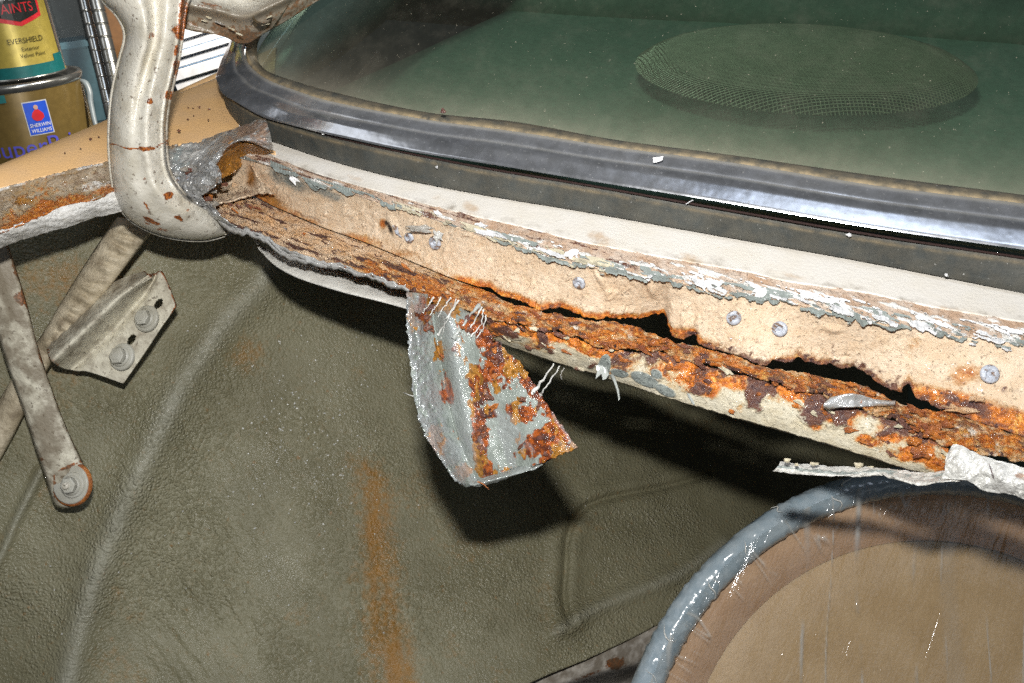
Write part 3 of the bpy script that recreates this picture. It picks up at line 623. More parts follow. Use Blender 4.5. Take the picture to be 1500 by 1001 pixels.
win = grid('rear_window', np.stack([W0+np.array([0, .0, -.004])+k*np.array([.02, .80, .385])*.85+np.array([0, 0, .03])*math.sin(k*3.1)*1 for k in np.linspace(0, 1, 60)**1.5], 1), M['glass'], car,
           dict(dust=(.34*np.exp(-np.linspace(0, 1, 60)**1.5/.022)+.07*np.exp(-np.linspace(0, 1, 60)**1.5/.09))[None]+0*su))
tag(win, 'dusty green tinted rear window glass')
pr = [(0, -.004), (.15, .001), (.5, .0025), (.8, .001), (.92, -.001), (1, -.004)]
pp = np.linspace(0, 1, 14); prof = [(t, np.interp(t, [p[0] for p in pr], [p[1] for p in pr])) for t in pp]
grid('inner_seal', loft(W0, W1, prof), M['rubber'], win, dict(dust=(.35+.9*np.exp(-((pp-.95)/.18)**2)+.3*np.exp(-((pp-.1)/.2)**2))[None]+0*su))
tp = np.concatenate([np.linspace(0, .40, 14), np.linspace(.405, 1, 30)])
tb = np.interp(tp, [0, .05, .12, .30, .36, .40, .43, .50, .62, .78, .88, .97, 1.0], [0, .0016, .0024, .0050, .0056, .0054, .0068, .0082, .0103, .0110, .0113, .0116, .0108])
tb = np.convolve(np.pad(tb, 2, 'edge'), [.1, .2, .4, .2, .1], 'valid')
du = (.75*np.exp(-((tp-.03)/.05)**2)+.42*np.exp(-((tp-.40)/.04)**2)+.16+.10*sst(.55, .2, tp))[None]+.35*fbm(su*40, tp[None]*3+0*su, 3, 5)*.6
tag(grid('chrome_trim', loft(W1, W2, list(zip(tp, tb))), M['chrome'], win, dict(dust=du, haze=sst(700, 1250, A2[:, 0])[:, None]*sst(.45, .7, tp)[None])), 'dull chrome trim strip round the window')
tube('trim_gap', W2+(CAM-W2)/np.linalg.norm(CAM-W2, axis=1, keepdims=True)*.0050, .0009, flat('maroon_gap', (.022, .006, .004), .8), win, 6)
gp = np.linspace(0, 1, 16); gb = np.interp(gp, [0, .06, .2, .5, .8, .95, 1], [.0035, .0042, .0038, .0036, .003, .001, -.004])
tag(grid('outer_gasket', loft(W2, W3, list(zip(gp, gb))), M['rubber'], win, dict(dust=(.42*np.exp(-((gp-.12)/.06)**2)+.10)[None]+0*su)), 'black rubber gasket below the chrome trim')
# crumbs on trim and gasket
for (px, py, w_, h_, ang) in ((963,234,22,8,-10),(1243,345,9,6,0),(474,196,4,5,0),(640,245,4,6,0),(1010,296,12,2,-25),(1386,403,6,5,0),(650,163,10,9,30)):
    u = int(np.argmin(np.abs(A2[:, 0]-px))); dd = np.interp(py, [A1[u, 1], A2[u, 1], A3[u, 1]], [zdep(0, A1[u, 1], .045), zdep(0, A2[u, 1], .022), zdep(0, A3[u, 1], 0)])
    poly_flake('crumb', px, py, w_, h_, ang, M['flake_white'] if py > 170 else M['flake_dark'], win, .0095, .1, .0006, 9, dep=dd)
# parcel shelf, seat back, pillar trim inside
ZS = .0
sh = thing('parcel_shelf', 'green grey cloth parcel shelf seen through the rear window', 'parcel shelf')
sx, sy = np.meshgrid(np.linspace(float(W0[100, 0])+.012, 1.2, 90), np.linspace(0, 1, 30), indexing='ij')
near = np.interp(sx, W0[5:, 0], W0[5:, 1])+.01
P = np.stack([sx, near+sy*.75, ZS+0*sx+.002*(fbm(sx*14, sy*10, 3, 3)-.5)-.001], -1)
grid('shelf_cover', P, M['shelf'], sh, th=.004)
b0 = onz(np.array([520., 700, 860, 1073, 1287, 1500, 1750]), np.array([-9., 4, 15, 26, 40, 57, 80]), ZS+.004)
seat = grid('seat_back', np.stack([b0+np.array(v) for v in ((0, 0, -.03), (0, -.012, .01), (0, -.008, .03), (0, .03, .05), (0, .12, .06), (0, .16, .1), (0, .2, .5))], 1), M['seat'], th=.01)
tag(seat, 'dark rear seat back beyond the parcel shelf', 'seat back')
pt = [(at(x, y, d), r) for x, y, d, r in ((400,140,.98,.012),(430,95,1.0,.02),(470,55,1.03,.03),(520,5,1.08,.038),(560,-50,1.12,.045))]
pil = tube('pillar_trim', [p for p, r in pt], [r for p, r in pt], M['pillar'], car, 14)
tag(pil, 'pale pillar trim behind the window corner')
# speaker with wire mesh
c0 = onz(1172, 121, ZS+.036)-np.array([0, 0, .012]); Rs = .150
spk = thing('speaker', 'round black mesh speaker grille standing on the parcel shelf behind the glass', 'speaker')
lathe('rim', [(Rs*.90, .020), (Rs*.97, .026), (Rs*1.0, .024), (Rs*1.015, .019), (Rs*1.02, -.016), (Rs*.9, -.016)], c0, (0, 0, 1), M['cone'], spk, 72)
lathe('cone', [(.001, .026), (.3*Rs, .025), (.6*Rs, .022), (.9*Rs, .018)], c0, (0, 0, 1), flat('speaker_cloth', (.05, .048, .034), .9), spk, 48)
def dome(r): return np.where(r < .80, .036+.006*(1-(r/.8)**2), .036-.012*((r-.8)/.19)**2)
V, f = [], []
for k in range(-44, 45):
    for ax in (0, 1):
        o_ = k/45*.985; hl = math.sqrt(max(0, .985**2-o_*o_)); q = np.linspace(-hl, hl, 22)
        a, b = (o_+0*q, q) if ax == 0 else (q, o_+0*q)
        a, b = a*.82-b*.57, a*.57+b*.82
        pts = np.stack([c0[0]+a*Rs, c0[1]+b*Rs, c0[2]+dome(np.hypot(a, b))+(.0004 if ax else 0)], -1)
        v_, f_ = tube_vf(pts, .00052, 4, False, len(V)); V += list(v_); f += f_
tag(mesh('mesh_grille', V, f, M['wire'], spk), kind='stuff')
lathe('chrome_ring', [(Rs*.99, .0250), (Rs*1.022, .0245), (Rs*1.028, .021)], c0+np.array([0, 0, .0]), (0, 0, 1), flat('grey_ring', (.75, .8, .78), .3, .2), spk, 72)
fh = np.array([-sa, ca, 0.0])
for ch in spk.children:                            # the speaker is oval: shorter from back to front
    co = np.empty(len(ch.data.vertices)*3); ch.data.vertices.foreach_get('co', co); co = co.reshape(-1, 3)
    co -= .24*((co-c0)@fh)[:, None]*fh; ch.data.vertices.foreach_set('co', co.ravel()); ch.data.update()
# ------------------------------------------------------------------ fender and side channel on the left
fx = np.arange(-60, 405, 2.0)
top = rowx([(-60,275),(0,246),(160,171),(249,132),(339,87),(404,55)], fx, 3); bot = rowx([(-60,292),(0,276),(30,269),(75,257),(112,248),(159,237),(250,215),(300,210),(340,206),(372,214),(404,229)], fx, 5)
t = np.linspace(0, 1, 40)[None]
Yp = top[:, None]*(1-t)+bot[:, None]*t; Xp = np.repeat(fx[:, None], 40, 1)
P = onz(Xp, Yp, 0.0-.003); P[..., 2] += .010*np.sin(np.clip(t, 0, 1)*math.pi)**.8*(1-.5*t)-.016*np.exp(-t/.05)
P[..., 2] -= .006*np.exp(-((t-.18)/.03)**2)*sst(200, 320, Xp)
fen = grid('fender_panel', P, M['fender'], car, th=.002); tag(fen, 'off white fender top beside the window, coloured as if in warm lamplight')
for px, py, r in ((133,204,3.5),(145,201,2.5),(262,192,3),(292,157,2.5),(276,158,2),(283,159,1.5),(95,224,2),(306,160,2),(275,175,1.8),(305,176,2),(118,218,1.5),(284,170,1.2)):
    poly_flake('paint_chip', px, py, r*2, r*1.4, 0, M['flake_dark'], fen, .0045, .0, .0003, 8, dep=zdep(0, py, .004))
# side drain channel (rough top, white outer face)
gxs = np.arange(-40, 262, 1.0)
ra = rowx([(-40,300),(0,276),(30,269),(75,257),(112,248),(159,237),(261,213)], gxs, 4); rb = rowx([(-40,352),(9,337),(52,320),(90,303),(135,293),(165,281),(261,256)], gxs, 3); rc = rowx([(-40,376),(15,359),(60,344),(105,332),(142,318),(180,311),(261,298)], gxs, 3)
t = np.linspace(0, 1, 60)[None]; Xp = np.repeat(gxs[:, None], 60, 1)
Yp = ra[:, None]*(1-t)+rb[:, None]*t
Dp = zdep(0, ra, -.001)[:, None]*(1-t)+zdep(0, rb, -.016)[:, None]*t+.010*np.sin(t*math.pi)
P = at(Xp, Yp, Dp); N = normals(P)
cl = np.exp(-((Xp-35)/34)**2-((Yp-298)/16)**2)
n1, n2 = fbm(Xp/14, (Yp+.25*Xp)/7, 4, 131), fbm(Xp/6, Yp/4, 4, 133)
P += N*(.0026*(n1-.5)+.002*(n2-.5)+.010*(fbm(Xp/9, Yp/7, 3, 135)-.5)*cl+.003*cl)[..., None]
grid('side_channel', P, M['sidegut'], car, dict(amber=1.0*cl*(.5+.7*(n1-.3))+.45*sst(.75, .95, t)*sst(130, 40, Xp)*1.1, pale=.8*cl*(n2 > .58)+.75*(sst(40, 150, Xp))*(n1 > .57)*sst(.3, .6, t)+.7*sst(.14, .0, t)*(n2 > .45), rust=.40*n1+.30*sst(.55, .9, t)+.35*np.exp(-((Xp-60)/60)**2)*n2, dark=.44*(fbm(Xp/30, (Yp+.25*Xp)/4, 3, 137) > .58), primer=.35*sst(.4, .1, t)*n1), th=.0015)
Yp = rb[:, None]*(1-t)+rc[:, None]*t; Dp = zdep(0, rb, -.016)[:, None]*(1-t)+zdep(0, rc, -.036)[:, None]*t-.004*np.sin(t*math.pi)
P = at(Xp, Yp, Dp); P += normals(P)*(.0026*(fbm(Xp/22, Yp/10, 4, 141)-.5)+.0010*(fbm(Xp/6, Yp/5, 3, 143)-.5))[..., None]
sf = grid('side_channel_face', P, M['lip'], car, dict(pale=.62+.3*(fbm(Xp/30, Yp/14, 3, 145)-.5), rust=.5*sst(.9, 1, t)*fbm(Xp/12, Yp/5, 3, 147)+0*Xp, dark=.3*(fbm(Xp/18, Yp/9, 3, 149) > .66)), th=.002)
tag(sf, 'cracked white paint on the outer face of the side channel')

# torn foil tape at the channel's left corner
def patch(name, rows, m, parent=None, nu=60, nv=40, rough=.004, seed=0, attrs=None, th=.0006, sc=1.0, label=None, cat=None, group=None, smooth=True):
    """crumpled sheet through rows of (px, py, depth)"""
    rows = [cr(r, nu) for r in rows]; k = len(rows)
    A_ = np.stack(rows, 1)
    S = np.stack([cr(A_[i], nv) for i in range(nu)], 0)
    u, v = np.meshgrid(np.linspace(0, 1, nu), np.linspace(0, 1, nv), indexing='ij')
    X_, Y_, D_ = S[..., 0], S[..., 1], S[..., 2]
    ew = np.minimum(1, 6*np.minimum(np.minimum(u, 1-u), np.minimum(v, 1-v))+.3)
    rdg = np.abs(fbm(X_/(16*sc), Y_/(12*sc), 3, 200+seed)-.5)*2; rdg2 = np.abs(fbm((X_+Y_)/(9*sc), (Y_-X_)/(14*sc), 3, 210+seed)-.5)*2
    X_ = X_+(fbm(Y_/7, v*3, 3, 220+seed)-.5)*5*(1-ew); Y_ = Y_+(fbm(X_/6, u*3, 3, 230+seed)-.5)*6*(1-ew)
    P_ = at(X_, Y_, D_-rough*(rdg+rdg2*.7-.6))
    at_ = attrs(X_, Y_, u, v) if attrs else None
    o = grid(name, P_, m, parent, {k_: v_+0*u for k_, v_ in at_.items()} if at_ else None, th=th, smooth=smooth)
    tag(o, label, cat, group); return o
patch('quarter_trim', [[(366,130,1.0),(360,80,1.02),(390,20,1.06),(430,-40,1.1)], [(400,128,1.01),(420,80,1.05),(470,10,1.1),(500,-40,1.14)], [(432,120,1.03),(470,85,1.08),(530,25,1.14),(570,-40,1.18)]], M['pillar'], car, 30, 20, .001, 77)
dg = lambda px, py: float(zdep(0, py, -.004))
tape = thing('torn_tape', 'torn dark silver foil tape curling up at the left corner of the channel', 'foil tape')
am = lambda X_, Y_, u, v: dict(tan=.62*(fbm(X_/20, Y_/16, 3, 150)), dark=.55*fbm(X_/14, Y_/10, 3, 151)*sst(.1, .5, u), metal=.55*sst(.45, .8, v), amber=.3*fbm(X_/14, Y_/14, 3, 153))
patch('curled_sheet', [[(246,214,.80),(290,206,.81),(330,193,.81),(362,182,.80),(388,169,.80)], [(247,228,.79),(290,222,.79),(325,210,.775),(360,198,.765),(393,188,.765)], [(249,244,.785),(285,244,.775),(318,226,.755),(350,206,.75),(398,208,.755)], [(252,262,.785),(275,272,.77),(312,246,.757),(345,207,.758),(400,221,.765)]], M['foil'], tape, 44, 26, .0075, 1, smooth=False, sc=.8, attrs=
      lambda X_, Y_, u, v: dict(tan=.60*fbm(X_/20, Y_/16, 3, 150)*sst(.25, .6, u)+.2, dark=.80*fbm(X_/14, Y_/10, 3, 151)*sst(.2, .6, u)*sst(.8, .3, v), metal=.25+.75*sst(.4, .75, v)*(fbm(X_/10, Y_/10, 2, 157) > .35), primer=.5*sst(.4, .1, u)))
patch('curl_underside', [[(312,248,.762),(335,212,.764),(352,209,.766),(375,214,.77),(398,224,.772)], [(318,256,.78),(340,232,.79),(356,226,.80),(376,222,.79),(396,225,.78)], [(325,262,.79),(345,252,.80),(358,238,.81),(378,228,.80),(394,227,.785)]], M['foil'], tape, 40, 20, .004, 2, smooth=False, attrs=lambda X_, Y_, u, v: dict(amber=.72+.3*(fbm(X_/12, Y_/9, 3, 155)-.5), dark=.25+.3*fbm(X_/8, Y_/8, 3, 156)))
for k, rr_ in enumerate(([[(262,262,.785),(285,250,.775),(305,246,.765)], [(268,280,.78),(290,268,.755),(318,262,.755)], [(275,292,.785),(300,284,.76),(316,272,.765)]], [[(255,278,.79),(270,270,.77),(290,276,.765)], [(262,292,.785),(278,288,.765),(296,290,.765)], [(276,306,.785),(292,302,.77),(306,300,.77)]], [[(292,246,.765),(305,238,.76),(318,243,.757)], [(300,262,.76),(312,254,.745),(325,256,.75)], [(302,276,.765),(314,270,.755),(322,268,.76)]], [[(272,296,.79),(288,290,.78),(310,298,.775)], [(280,310,.785),(300,308,.775),(325,318,.765)], [(300,318,.79),(318,322,.78),(345,334,.765)]])):
    patch('crumpled_scrap', rr_, M['foil'], tape, 20, 15, .009, 10+k, smooth=False, attrs=lambda X_, Y_, u, v: dict(tan=.45*fbm(X_/9, Y_/9, 3, 160+k), metal=.9, dark=.5*fbm(X_/7, Y_/7, 3, 165+k), amber=.25*fbm(X_/8, Y_/8, 3, 168)), sc=.6)
for k in range(46):
    px, py = rng.normal(285, 22), rng.normal(278, 18)
    if not (250 < px < 340 and 235 < py < 320): continue
    poly_flake('foil_scrap', px, py, rng.uniform(6, 20), rng.uniform(4, 12), rng.uniform(-60, 60), (M['foil'], M['flake_dark'], M['flake_rust'], M['zinc'])[int(rng.choice(4, p=[.5, .2, .18, .12]))], tape, rng.uniform(.002, .014), rng.uniform(.3, 1), .0005, 9, dep=.787, seed=k+900)
# inner curve of the channel's corner behind the tape
patch('channel_corner', [[(275,300,.80),(300,272,.84),(330,258,.85),(352,250,.84),(368,240,.80)], [(285,298,.80),(310,284,.83),(340,270,.835),(360,264,.825),(378,262,.80)], [(300,300,.79),(325,296,.80),(352,290,.805),(375,284,.80),(400,284,.785)]], M['wall'], car, 80, 60, .005, 5, lambda X_, Y_, u, v: dict(amber=.7*blobs(X_, Y_, [(366,258,8,18,-10)])+.2*fbm(X_/14, Y_/10, 3, 172), dark=.75*fbm(X_/10, Y_/5, 4, 171)*sst(.35, .9, v), pale=.30*(fbm(X_/12, Y_/5, 3, 174))), th=.0015)
# ------------------------------------------------------------------ hinge arm, bars, bracket
def ribbon(name, st, prof, m, parent=None, n=120, th=.002, attrs=None, noise=.0006, seed=0, back=None):
    """stamped bar: stations of (left x, y, right x, y, depth); profile of (t across, rise towards the viewer)"""
    S = cr(st, n); t = np.array([p[0] for p in prof])[None]; b = np.array([p[1] for p in prof])[None]
    if callable(back): b = back(np.linspace(0, 1, n)[:, None], t)
    X_ = S[:, 0][:, None]*(1-t)+S[:, 2][:, None]*t; Y_ = S[:, 1][:, None]*(1-t)+S[:, 3][:, None]*t
    dR = S[:, 5] if S.shape[1] > 5 else S[:, 4]
    D_ = S[:, 4][:, None]*(1-t)+dR[:, None]*t - b
    P_ = at(X_, Y_, D_ - noise*(fbm(X_/16, Y_/16, 4, 300+seed)-.5)*2)
    return grid(name, P_, m, parent, attrs(X_, Y_, np.linspace(0, 1, n)[:, None]+0*t, t+0*X_) if attrs else None, th)
hinge = thing('trunk_hinge', 'curved cream painted trunk hinge arm hooking under the left end of the channel', 'trunk hinge')
st = [(136,-30,292,-30,.705),(150,0,275,0,.71),(168,18,270,22,.712),(181,40,267,45,.715),(183,60,264,68,.72),(176,86,260,92,.725),(169,115,253,122,.73),(164,142,247,148,.735),(161,175,243,180,.74),(160,205,243,208,.745),(161,232,245,238,.75),(164,262,251,258,.755),(170,290,263,277,.76),(185,317,276,291,.77),(212,335,290,299,.78),(243,346,303,306,.79),(275,351,315,315,.80),(302,351,325,327,.81),(326,345,331,338,.82),(345,338,345,338,.825)]
def arm_b(u, t):
    mid = np.interp(u, [0, .08, .16, .25, .36, .6, 1], [.60, .59, .53, .50, .48, .45, .4])
    rnd = np.sqrt(np.clip(1-(2*t-1)**2, 0, 1))*np.interp(u, [0, .75, .9, 1], [.030, .030, .018, .003])
    dep = np.interp(u, [0, .12, .26, .38, .48, 1], [.016, .019, .015, .005, .001, 0])
    lip_ = .004*np.exp(-((t-.95)/.03)**2)
    return rnd - dep*np.exp(-((t-mid)/.085)**2)-dep*.5*sst(mid+.0, mid+.1, t) + lip_ + .0035*np.exp(-((t-.66)/.10)**2)*sst(.2, .35, u)*sst(.8, .6, u)
def arm_a(X_, Y_, u, t):
    rust = blobs(X_, Y_, [(220,149,5,5,0,.85),(222,52,5,7,20,.6),(260,47,8,9,-40,.85),(247,140,4,6,0,.5),(247,286,7,6,0,.95),(214,302,4,9,-35,.6),(222,324,16,3,25,.9),(215,327,8,5,20,.5),(262,320,7,3,20,.85),(275,308,4,4,0,.6),(238,337,14,3,15,.6),(260,100,5,12,0,.4),(256,75,5,7,0,.4),(212,262,6,6,0,.42),(268,20,6,30,0,.42)])
    rust = np.maximum(rust, .85*np.exp(-((Y_-(213+6*sst(160, 215, X_)-10*sst(215, 240, X_)+2*np.sin(X_/7)))/1.6)**2))
    rust = np.maximum(rust, .8*np.exp(-((Y_-219+.05*(X_-205))/4)**2-((X_-215)/17)**2))
    rust += .34*(t > .9)*(Y_ < 150)+.30*sst(.06, .0, t)*sst(.5, .8, u)
    return dict(rust=rust, dirt=.36*sst(.95, 1, t)+.42*fbm(X_/24, Y_/24, 3, 305)*sst(40, 160, Y_)*.8+.1)
tt = np.linspace(0, 1, 44); tt = .5-.5*np.cos(tt*math.pi)
ribbon('hinge_arm', st, [(t, 0) for t in tt], M['arm'], hinge, 260, .003, arm_a, .0005, 1, arm_b)
ribbon('hinge_arm_back', [(*s_[:4], s_[4]+.006) for s_ in st], [(t, 0) for t in np.linspace(0, 1, 12)], M['arm'], hinge, 60, .002, arm_a, .0005, 1, lambda u, t: -.012*np.sqrt(np.clip(1-(2*t-1)**2, 0, 1))+0*u)
# welded rusty cross plate at the top of the hinge
def cp_a(X_, Y_, u, t): return dict(rust=.30*sst(.5, .95, t)+.35*fbm(X_/18, Y_/10, 4, 311)*sst(.3, .8, t)+blobs(X_, Y_, [(345,60,26,14,15,.5),(310,8,26,4,10,.6)])*.8, dirt=.35+.75*sst(.40, .8, t)-.2*sst(.3, 0, t))
ribbon('cross_plate', [(262,-45,262,34,.735,.745),(280,-45,275,40,.738,.748),(300,-45,302,47,.742,.755),(325,-45,330,55,.748,.765),(345,-46,350,64,.752,.775),(365,-48,366,63,.756,.775),(385,-50,386,50,.76,.77),(410,-55,420,31,.765,.77),(440,-60,452,10,.77,.772),(480,-70,500,-20,.775,.78)], [(t, 0) for t in np.linspace(0, 1, 50)], M['arm'], hinge, 140, .003, cp_a, .0012, 3, lambda u, t: .016*np.exp(-((t-.62)/.10)**2)*1.0+.010*np.sin(t*6)*np.cos(u*5)-.006*sst(.8, 1, t))
for (x, y, L, an) in ((305,26,14,20),(322,34,18,18),(338,42,14,22),(350,50,12,25),(300,31,10,10),(395,25,14,-20),(388,36,16,-5)):
    poly_flake('loose_flake', x, y, L, 3.4, an, M['flake_cream'] if y != 34 else M['foil'], hinge, .022, .3, .0005, 9, dep=.772)

def bolt(parent, px, py, dep, r_w, r_h, n, m, hexa=True, lab='bolt', stud=0):
    c = at(px, py, dep); rw, rh = r_w*dep/FPX, r_h*dep/FPX
    a, b, k = frame(n); V = []; h0, h1 = .0042, .0042+rh*.62
    for h, q in ((h0, 1.0), (h1-.0006, 1.0), (h1, .86), (h1, .62), (h1+.0005, .55), (h1+.0005, .01)):
        for j in range(6):
            an = j*math.pi/3+.3; V.append(c+q*rh*(math.cos(an)*a+math.sin(an)*b)+h*k)
    f = [(i*6+j, i*6+(j+1) % 6, (i+1)*6+(j+1) % 6, (i+1)*6+j) for i in range(5) for j in range(6)]
    bo = mesh('bolt', V, f, m, parent, False)
    lathe('washer', [(.3*rw, .0022), (.86*rw, .0022), (.97*rw, .0016), (1.0*rw, .0004), (1.0*rw, -.001)], c, n, m, bo, 36)
    lathe('flange', [(1.22*rh, .0022), (1.22*rh, .0034), (1.05*rh, .0042), (1.0*rh, .0046)], c, n, m, bo, 28)
    if stud: lathe('stud', [(.42*rh, h1), (.42*rh, h1+stud*.8), (.34*rh, h1+stud), (.001, h1+stud)], c, n, M['arm'], bo, 18)
# straight flat bar with a nut at its foot
bar = thing('support_bar', 'straight cream steel bar with rusty edges and a nut at its lower end', 'metal bar')
st = [(-62,235,-28,215,.795),(-45,330,-5,308,.805),(-28,405,16,370,.815),(-10,470,38,440,.825),(10,535,55,505,.835),(35,605,77,572,.845),(55,668,100,632,.852),(72,718,122,678,.858),(78,736,128,694,.860),(84,743,130,706,.860),(95,745,129,718,.860),(108,742,122,730,.860)]
bar_rust = lambda X_, Y_, u, t: dict(rust=.66*sst(.92, 1, t)*(.5+fbm(X_/9, Y_/9, 3, 323))+blobs(X_, Y_, [(30,438,12,9,40,.85),(22,395,8,16,-20,.5),(12,360,7,20,-20,.5),(60,520,5,10,0,.6),(113,692,3,3,0,.9),(60,673,4,3,0,.9),(100,684,22,3,-25,.8),(80,715,4,22,0,.6)])+.25*(u > .93), dirt=.35+.5*fbm(X_/26, Y_/26, 3, 321)+blobs(X_, Y_, [(70,630,16,26,-20,.45),(5,400,14,40,-15,.4)])*.8)
pr = [(0, -.012), (.03, -.004), (.08, .0), (.3, .002), (.6, .0025), (.9, .001), (.97, -.001), (1, -.006)]
pt_ = np.linspace(0, 1, 26); ribbon('bar', st, [(t, np.interp(t, [p[0] for p in pr], [p[1] for p in pr])) for t in pt_], M['bar'], bar, 200, .0025, bar_rust, .0008, 5)
nb = -F + .10*U - .20*R + .0
c_ = at(103, 710, .8545)
lathe('washer', [(.004, .0005), (.0166, .0008), (.0180, .0002), (.0186, -.003)], c_, nb, M['painted_bolt'], bar, 40)
lathe('rust_ring', [(.0182, -.001), (.0200, -.0012), (.0204, -.004)], c_, nb, M['flake_rust'], bar, 40)
bolt(bar, 107, 711, .853, 19, 12, -F+.1*U-.15*R, M['painted_bolt'], stud=.004)
# ribbed bar behind it
rib = thing('ribbed_bar', 'dusty ribbed steel bar crossing diagonally behind the bolted bracket', 'metal bar')
st = [(172,318,232,330,.875),(150,348,203,366,.876),(118,397,166,415,.878),(88,445,126,465,.88),(60,492,88,512,.882),(20,550,52,575,.884),(-12,605,22,635,.886),(-45,665,-8,690,.888)]
ribbon('bar', st, [(t, 0) for t in np.linspace(0, 1, 30)], M['rib'], rib, 420, .002, lambda X_, Y_, u, t: dict(rust=.25*fbm(X_/12, Y_/12, 3, 331)+.2*sst(.9, 1, t), dirt=.5*fbm(X_/24, Y_/24, 3, 333)+.15), .0010, 7,
       lambda u, t: .014*np.sqrt(np.clip(1-(2*t-1)**2, 0, 1))**.8+.0016*np.sin(u*150+fbm(u*20, t*3, 2, 5)*3)*np.exp(-((t-.55)/.28)**2)*(u < .62))
# stamped bracket with two bolts
br = thing('bolted_bracket', 'cream stamped bracket with a rounded ridge and two bolts', 'bracket')
nu, nv = 130, 90
u = np.linspace(0, 1, nu)[:, None]; v = np.linspace(0, 1, nv)[None]
Lx, Ly = cr([(66,500),(112,456),(150,423),(180,407),(212,397)], nu).T; Rx, Ry = cr([(180,562),(206,525),(235,481),(248,463),(258,448)], nu).T
b0_ = cr([(66,500),(74,527),(96,541),(130,545),(180,562)], nv); b1_ = cr([(212,397),(220,404),(226,402),(238,400),(258,448)], nv)
X_ = Lx[:, None]*(1-v)+Rx[:, None]*v; Y_ = Ly[:, None]*(1-v)+Ry[:, None]*v
for uu, bb_ in ((0, b0_), (1, b1_)):
    wgt = (1-u)**3 if uu == 0 else u**3
    k = 0 if uu == 0 else -1
    X_ = X_+wgt*(bb_[:, 0][None]-X_[k][None]); Y_ = Y_+wgt*(bb_[:, 1][None]-Y_[k][None])
rd = .036*np.exp(-((v-.27)/.15)**2)*(1-.25*u)-.005*np.exp(-((v-.56)/.07)**2)
slot = np.minimum(np.hypot(((X_-231)*.8+(Y_-445)*.6)/5, (-(X_-231)*.6+(Y_-445)*.8)/9), np.hypot(((X_-191)*.8+(Y_-498)*.6)/5, (-(X_-191)*.6+(Y_-498)*.8)/9)) < 1
D_ = .878+0*X_-rd+.0+.0008*(fbm(X_/14, Y_/14, 3, 341)-.5)
rb_ = .62*np.maximum(sst(.07, 0, 1-u), .0)+.6*sst(.965, 1, v)*u+.55*sst(.04, .0, v)*u+.5*sst(.06, 0, u)*(v < .4)
grid('bracket_plate', at(X_, Y_, D_), M['bar'], br, dict(rust=rb_+0*X_, dirt=.22+.35*fbm(X_/20, Y_/20, 3, 343)+.3*np.exp(-((v-.02)/.15)**2)), th=.0025, keep=~slot[:-1, :-1])
nb = -F+.18*U-.28*R
bolt(br, 215, 467, .876, 20, 12, nb, M['painted_bolt']); bolt(br, 179, 523, .876, 20.5, 12.5, nb, M['painted_bolt'])

# ------------------------------------------------------------------ hanging flap with sealant strings
flap = thing('torn_metal_flap', 'grey sealant smeared metal flap with rust spots hanging below the channel', 'metal flap')
nu, nv = 220, 240
u = np.linspace(0, 1, nu)[:, None]; v = np.linspace(0, 1, nv)[None]
T0 = cr([(597,428),(618,430),(640,434),(665,446),(702,466)], nu); B0 = cr([(666,699),(684,711),(716,702),(752,694),(790,678),(845,655)], nu)
L0_ = cr([(597,428),(597,480),(604,560),(617,622),(640,662),(666,699)], nv); R0_ = cr([(702,466),(728,500),(768,541),(800,592),(822,622),(845,655)], nv)
C00, C10, C01, C11 = T0[0], T0[-1], B0[0], B0[-1]
XY = (1-v)[..., None]*T0[:, None]+v[..., None]*B0[:, None]+(1-u)[..., None]*L0_[None]+u[..., None]*R0_[None]-((1-u)*(1-v))[..., None]*C00-(u*(1-v))[..., None]*C10-((1-u)*v)[..., None]*C01-(u*v)[..., None]*C11
X_, Y_ = XY[..., 0], XY[..., 1]
ed = fbm(X_/5, Y_/5, 3, 351)-.5; bd = np.maximum(sst(.03, 0, u), np.maximum(sst(.97, 1, u), sst(.96, 1, v)))
X_ = X_+ed*6*bd; Y_ = Y_+(fbm(X_/6, Y_/6, 3, 353)-.5)*6*bd
fold = np.interp(v, [0, .4, 1], [.42, .36, .30])
base = np.interp(v, [0, .12, .35, 1], [.674, .662, .655, .632])
D_ = base+.018*np.clip(1-np.abs(u-fold)/.22, 0, 1)**1.3-.030*sst(.55, 1.0, u)*(.3+.7*v)-.012*sst(.3, 0, u)
gooX = np.interp(Y_, [440,470,520,560,600,640,690], [640,655,662,668,678,684,690])
gw = np.exp(-((X_-gooX)/11)**2)*sst(440, 465, Y_)*sst(690, 640, Y_)
lw_ = sst(.34, .22, u)
bumps = fbm(X_/7, Y_/7, 3, 355); A_ = fbm(X_/22, Y_/26, 4, 357); B_ = fbm(X_/8, Y_/8, 4, 359)
rustm = .15+.62*(A_-.40)*2*sst(.30, .45, u)+blobs(X_, Y_, [(730,520,30,22,40,.95),(760,560,22,40,-40,.55),(700,580,16,50,-14,.95),(705,640,14,40,-8,1.0),(712,680,10,24,-10,1.0),(665,512,9,9,0,1),(655,575,14,20,0,.85),(690,550,18,30,-15,.7),(770,610,26,12,20,.85),(800,640,28,16,-20,.95),(770,655,14,14,0,.7),(755,655,6,12,0,1),(810,600,10,22,-30,.8),(620,460,16,22,0,.8),(650,450,24,10,20,.8),(690,470,18,14,0,.85),(620,490,8,14,0,.5),(725,560,12,24,-25,.6)])*.85-.9*gw-.35*lw_*sst(470, 500, Y_)
rustm -= blobs(X_, Y_, [(690,535,14,26,-10,.8),(755,585,24,26,20,.9),(740,640,26,26,0,.85),(725,665,18,18,0,.7),(790,615,14,10,0,.6)])*.55
darkm = blobs(X_, Y_, [(735,520,36,22,40,.75),(705,590,10,30,-20,.8),(700,640,8,14,0,.7),(795,640,20,8,-15,.8),(765,540,10,24,-40,.7),(770,612,14,8,0,.6)])*.8+.5*(B_-.5)-.8*gw-.4*lw_
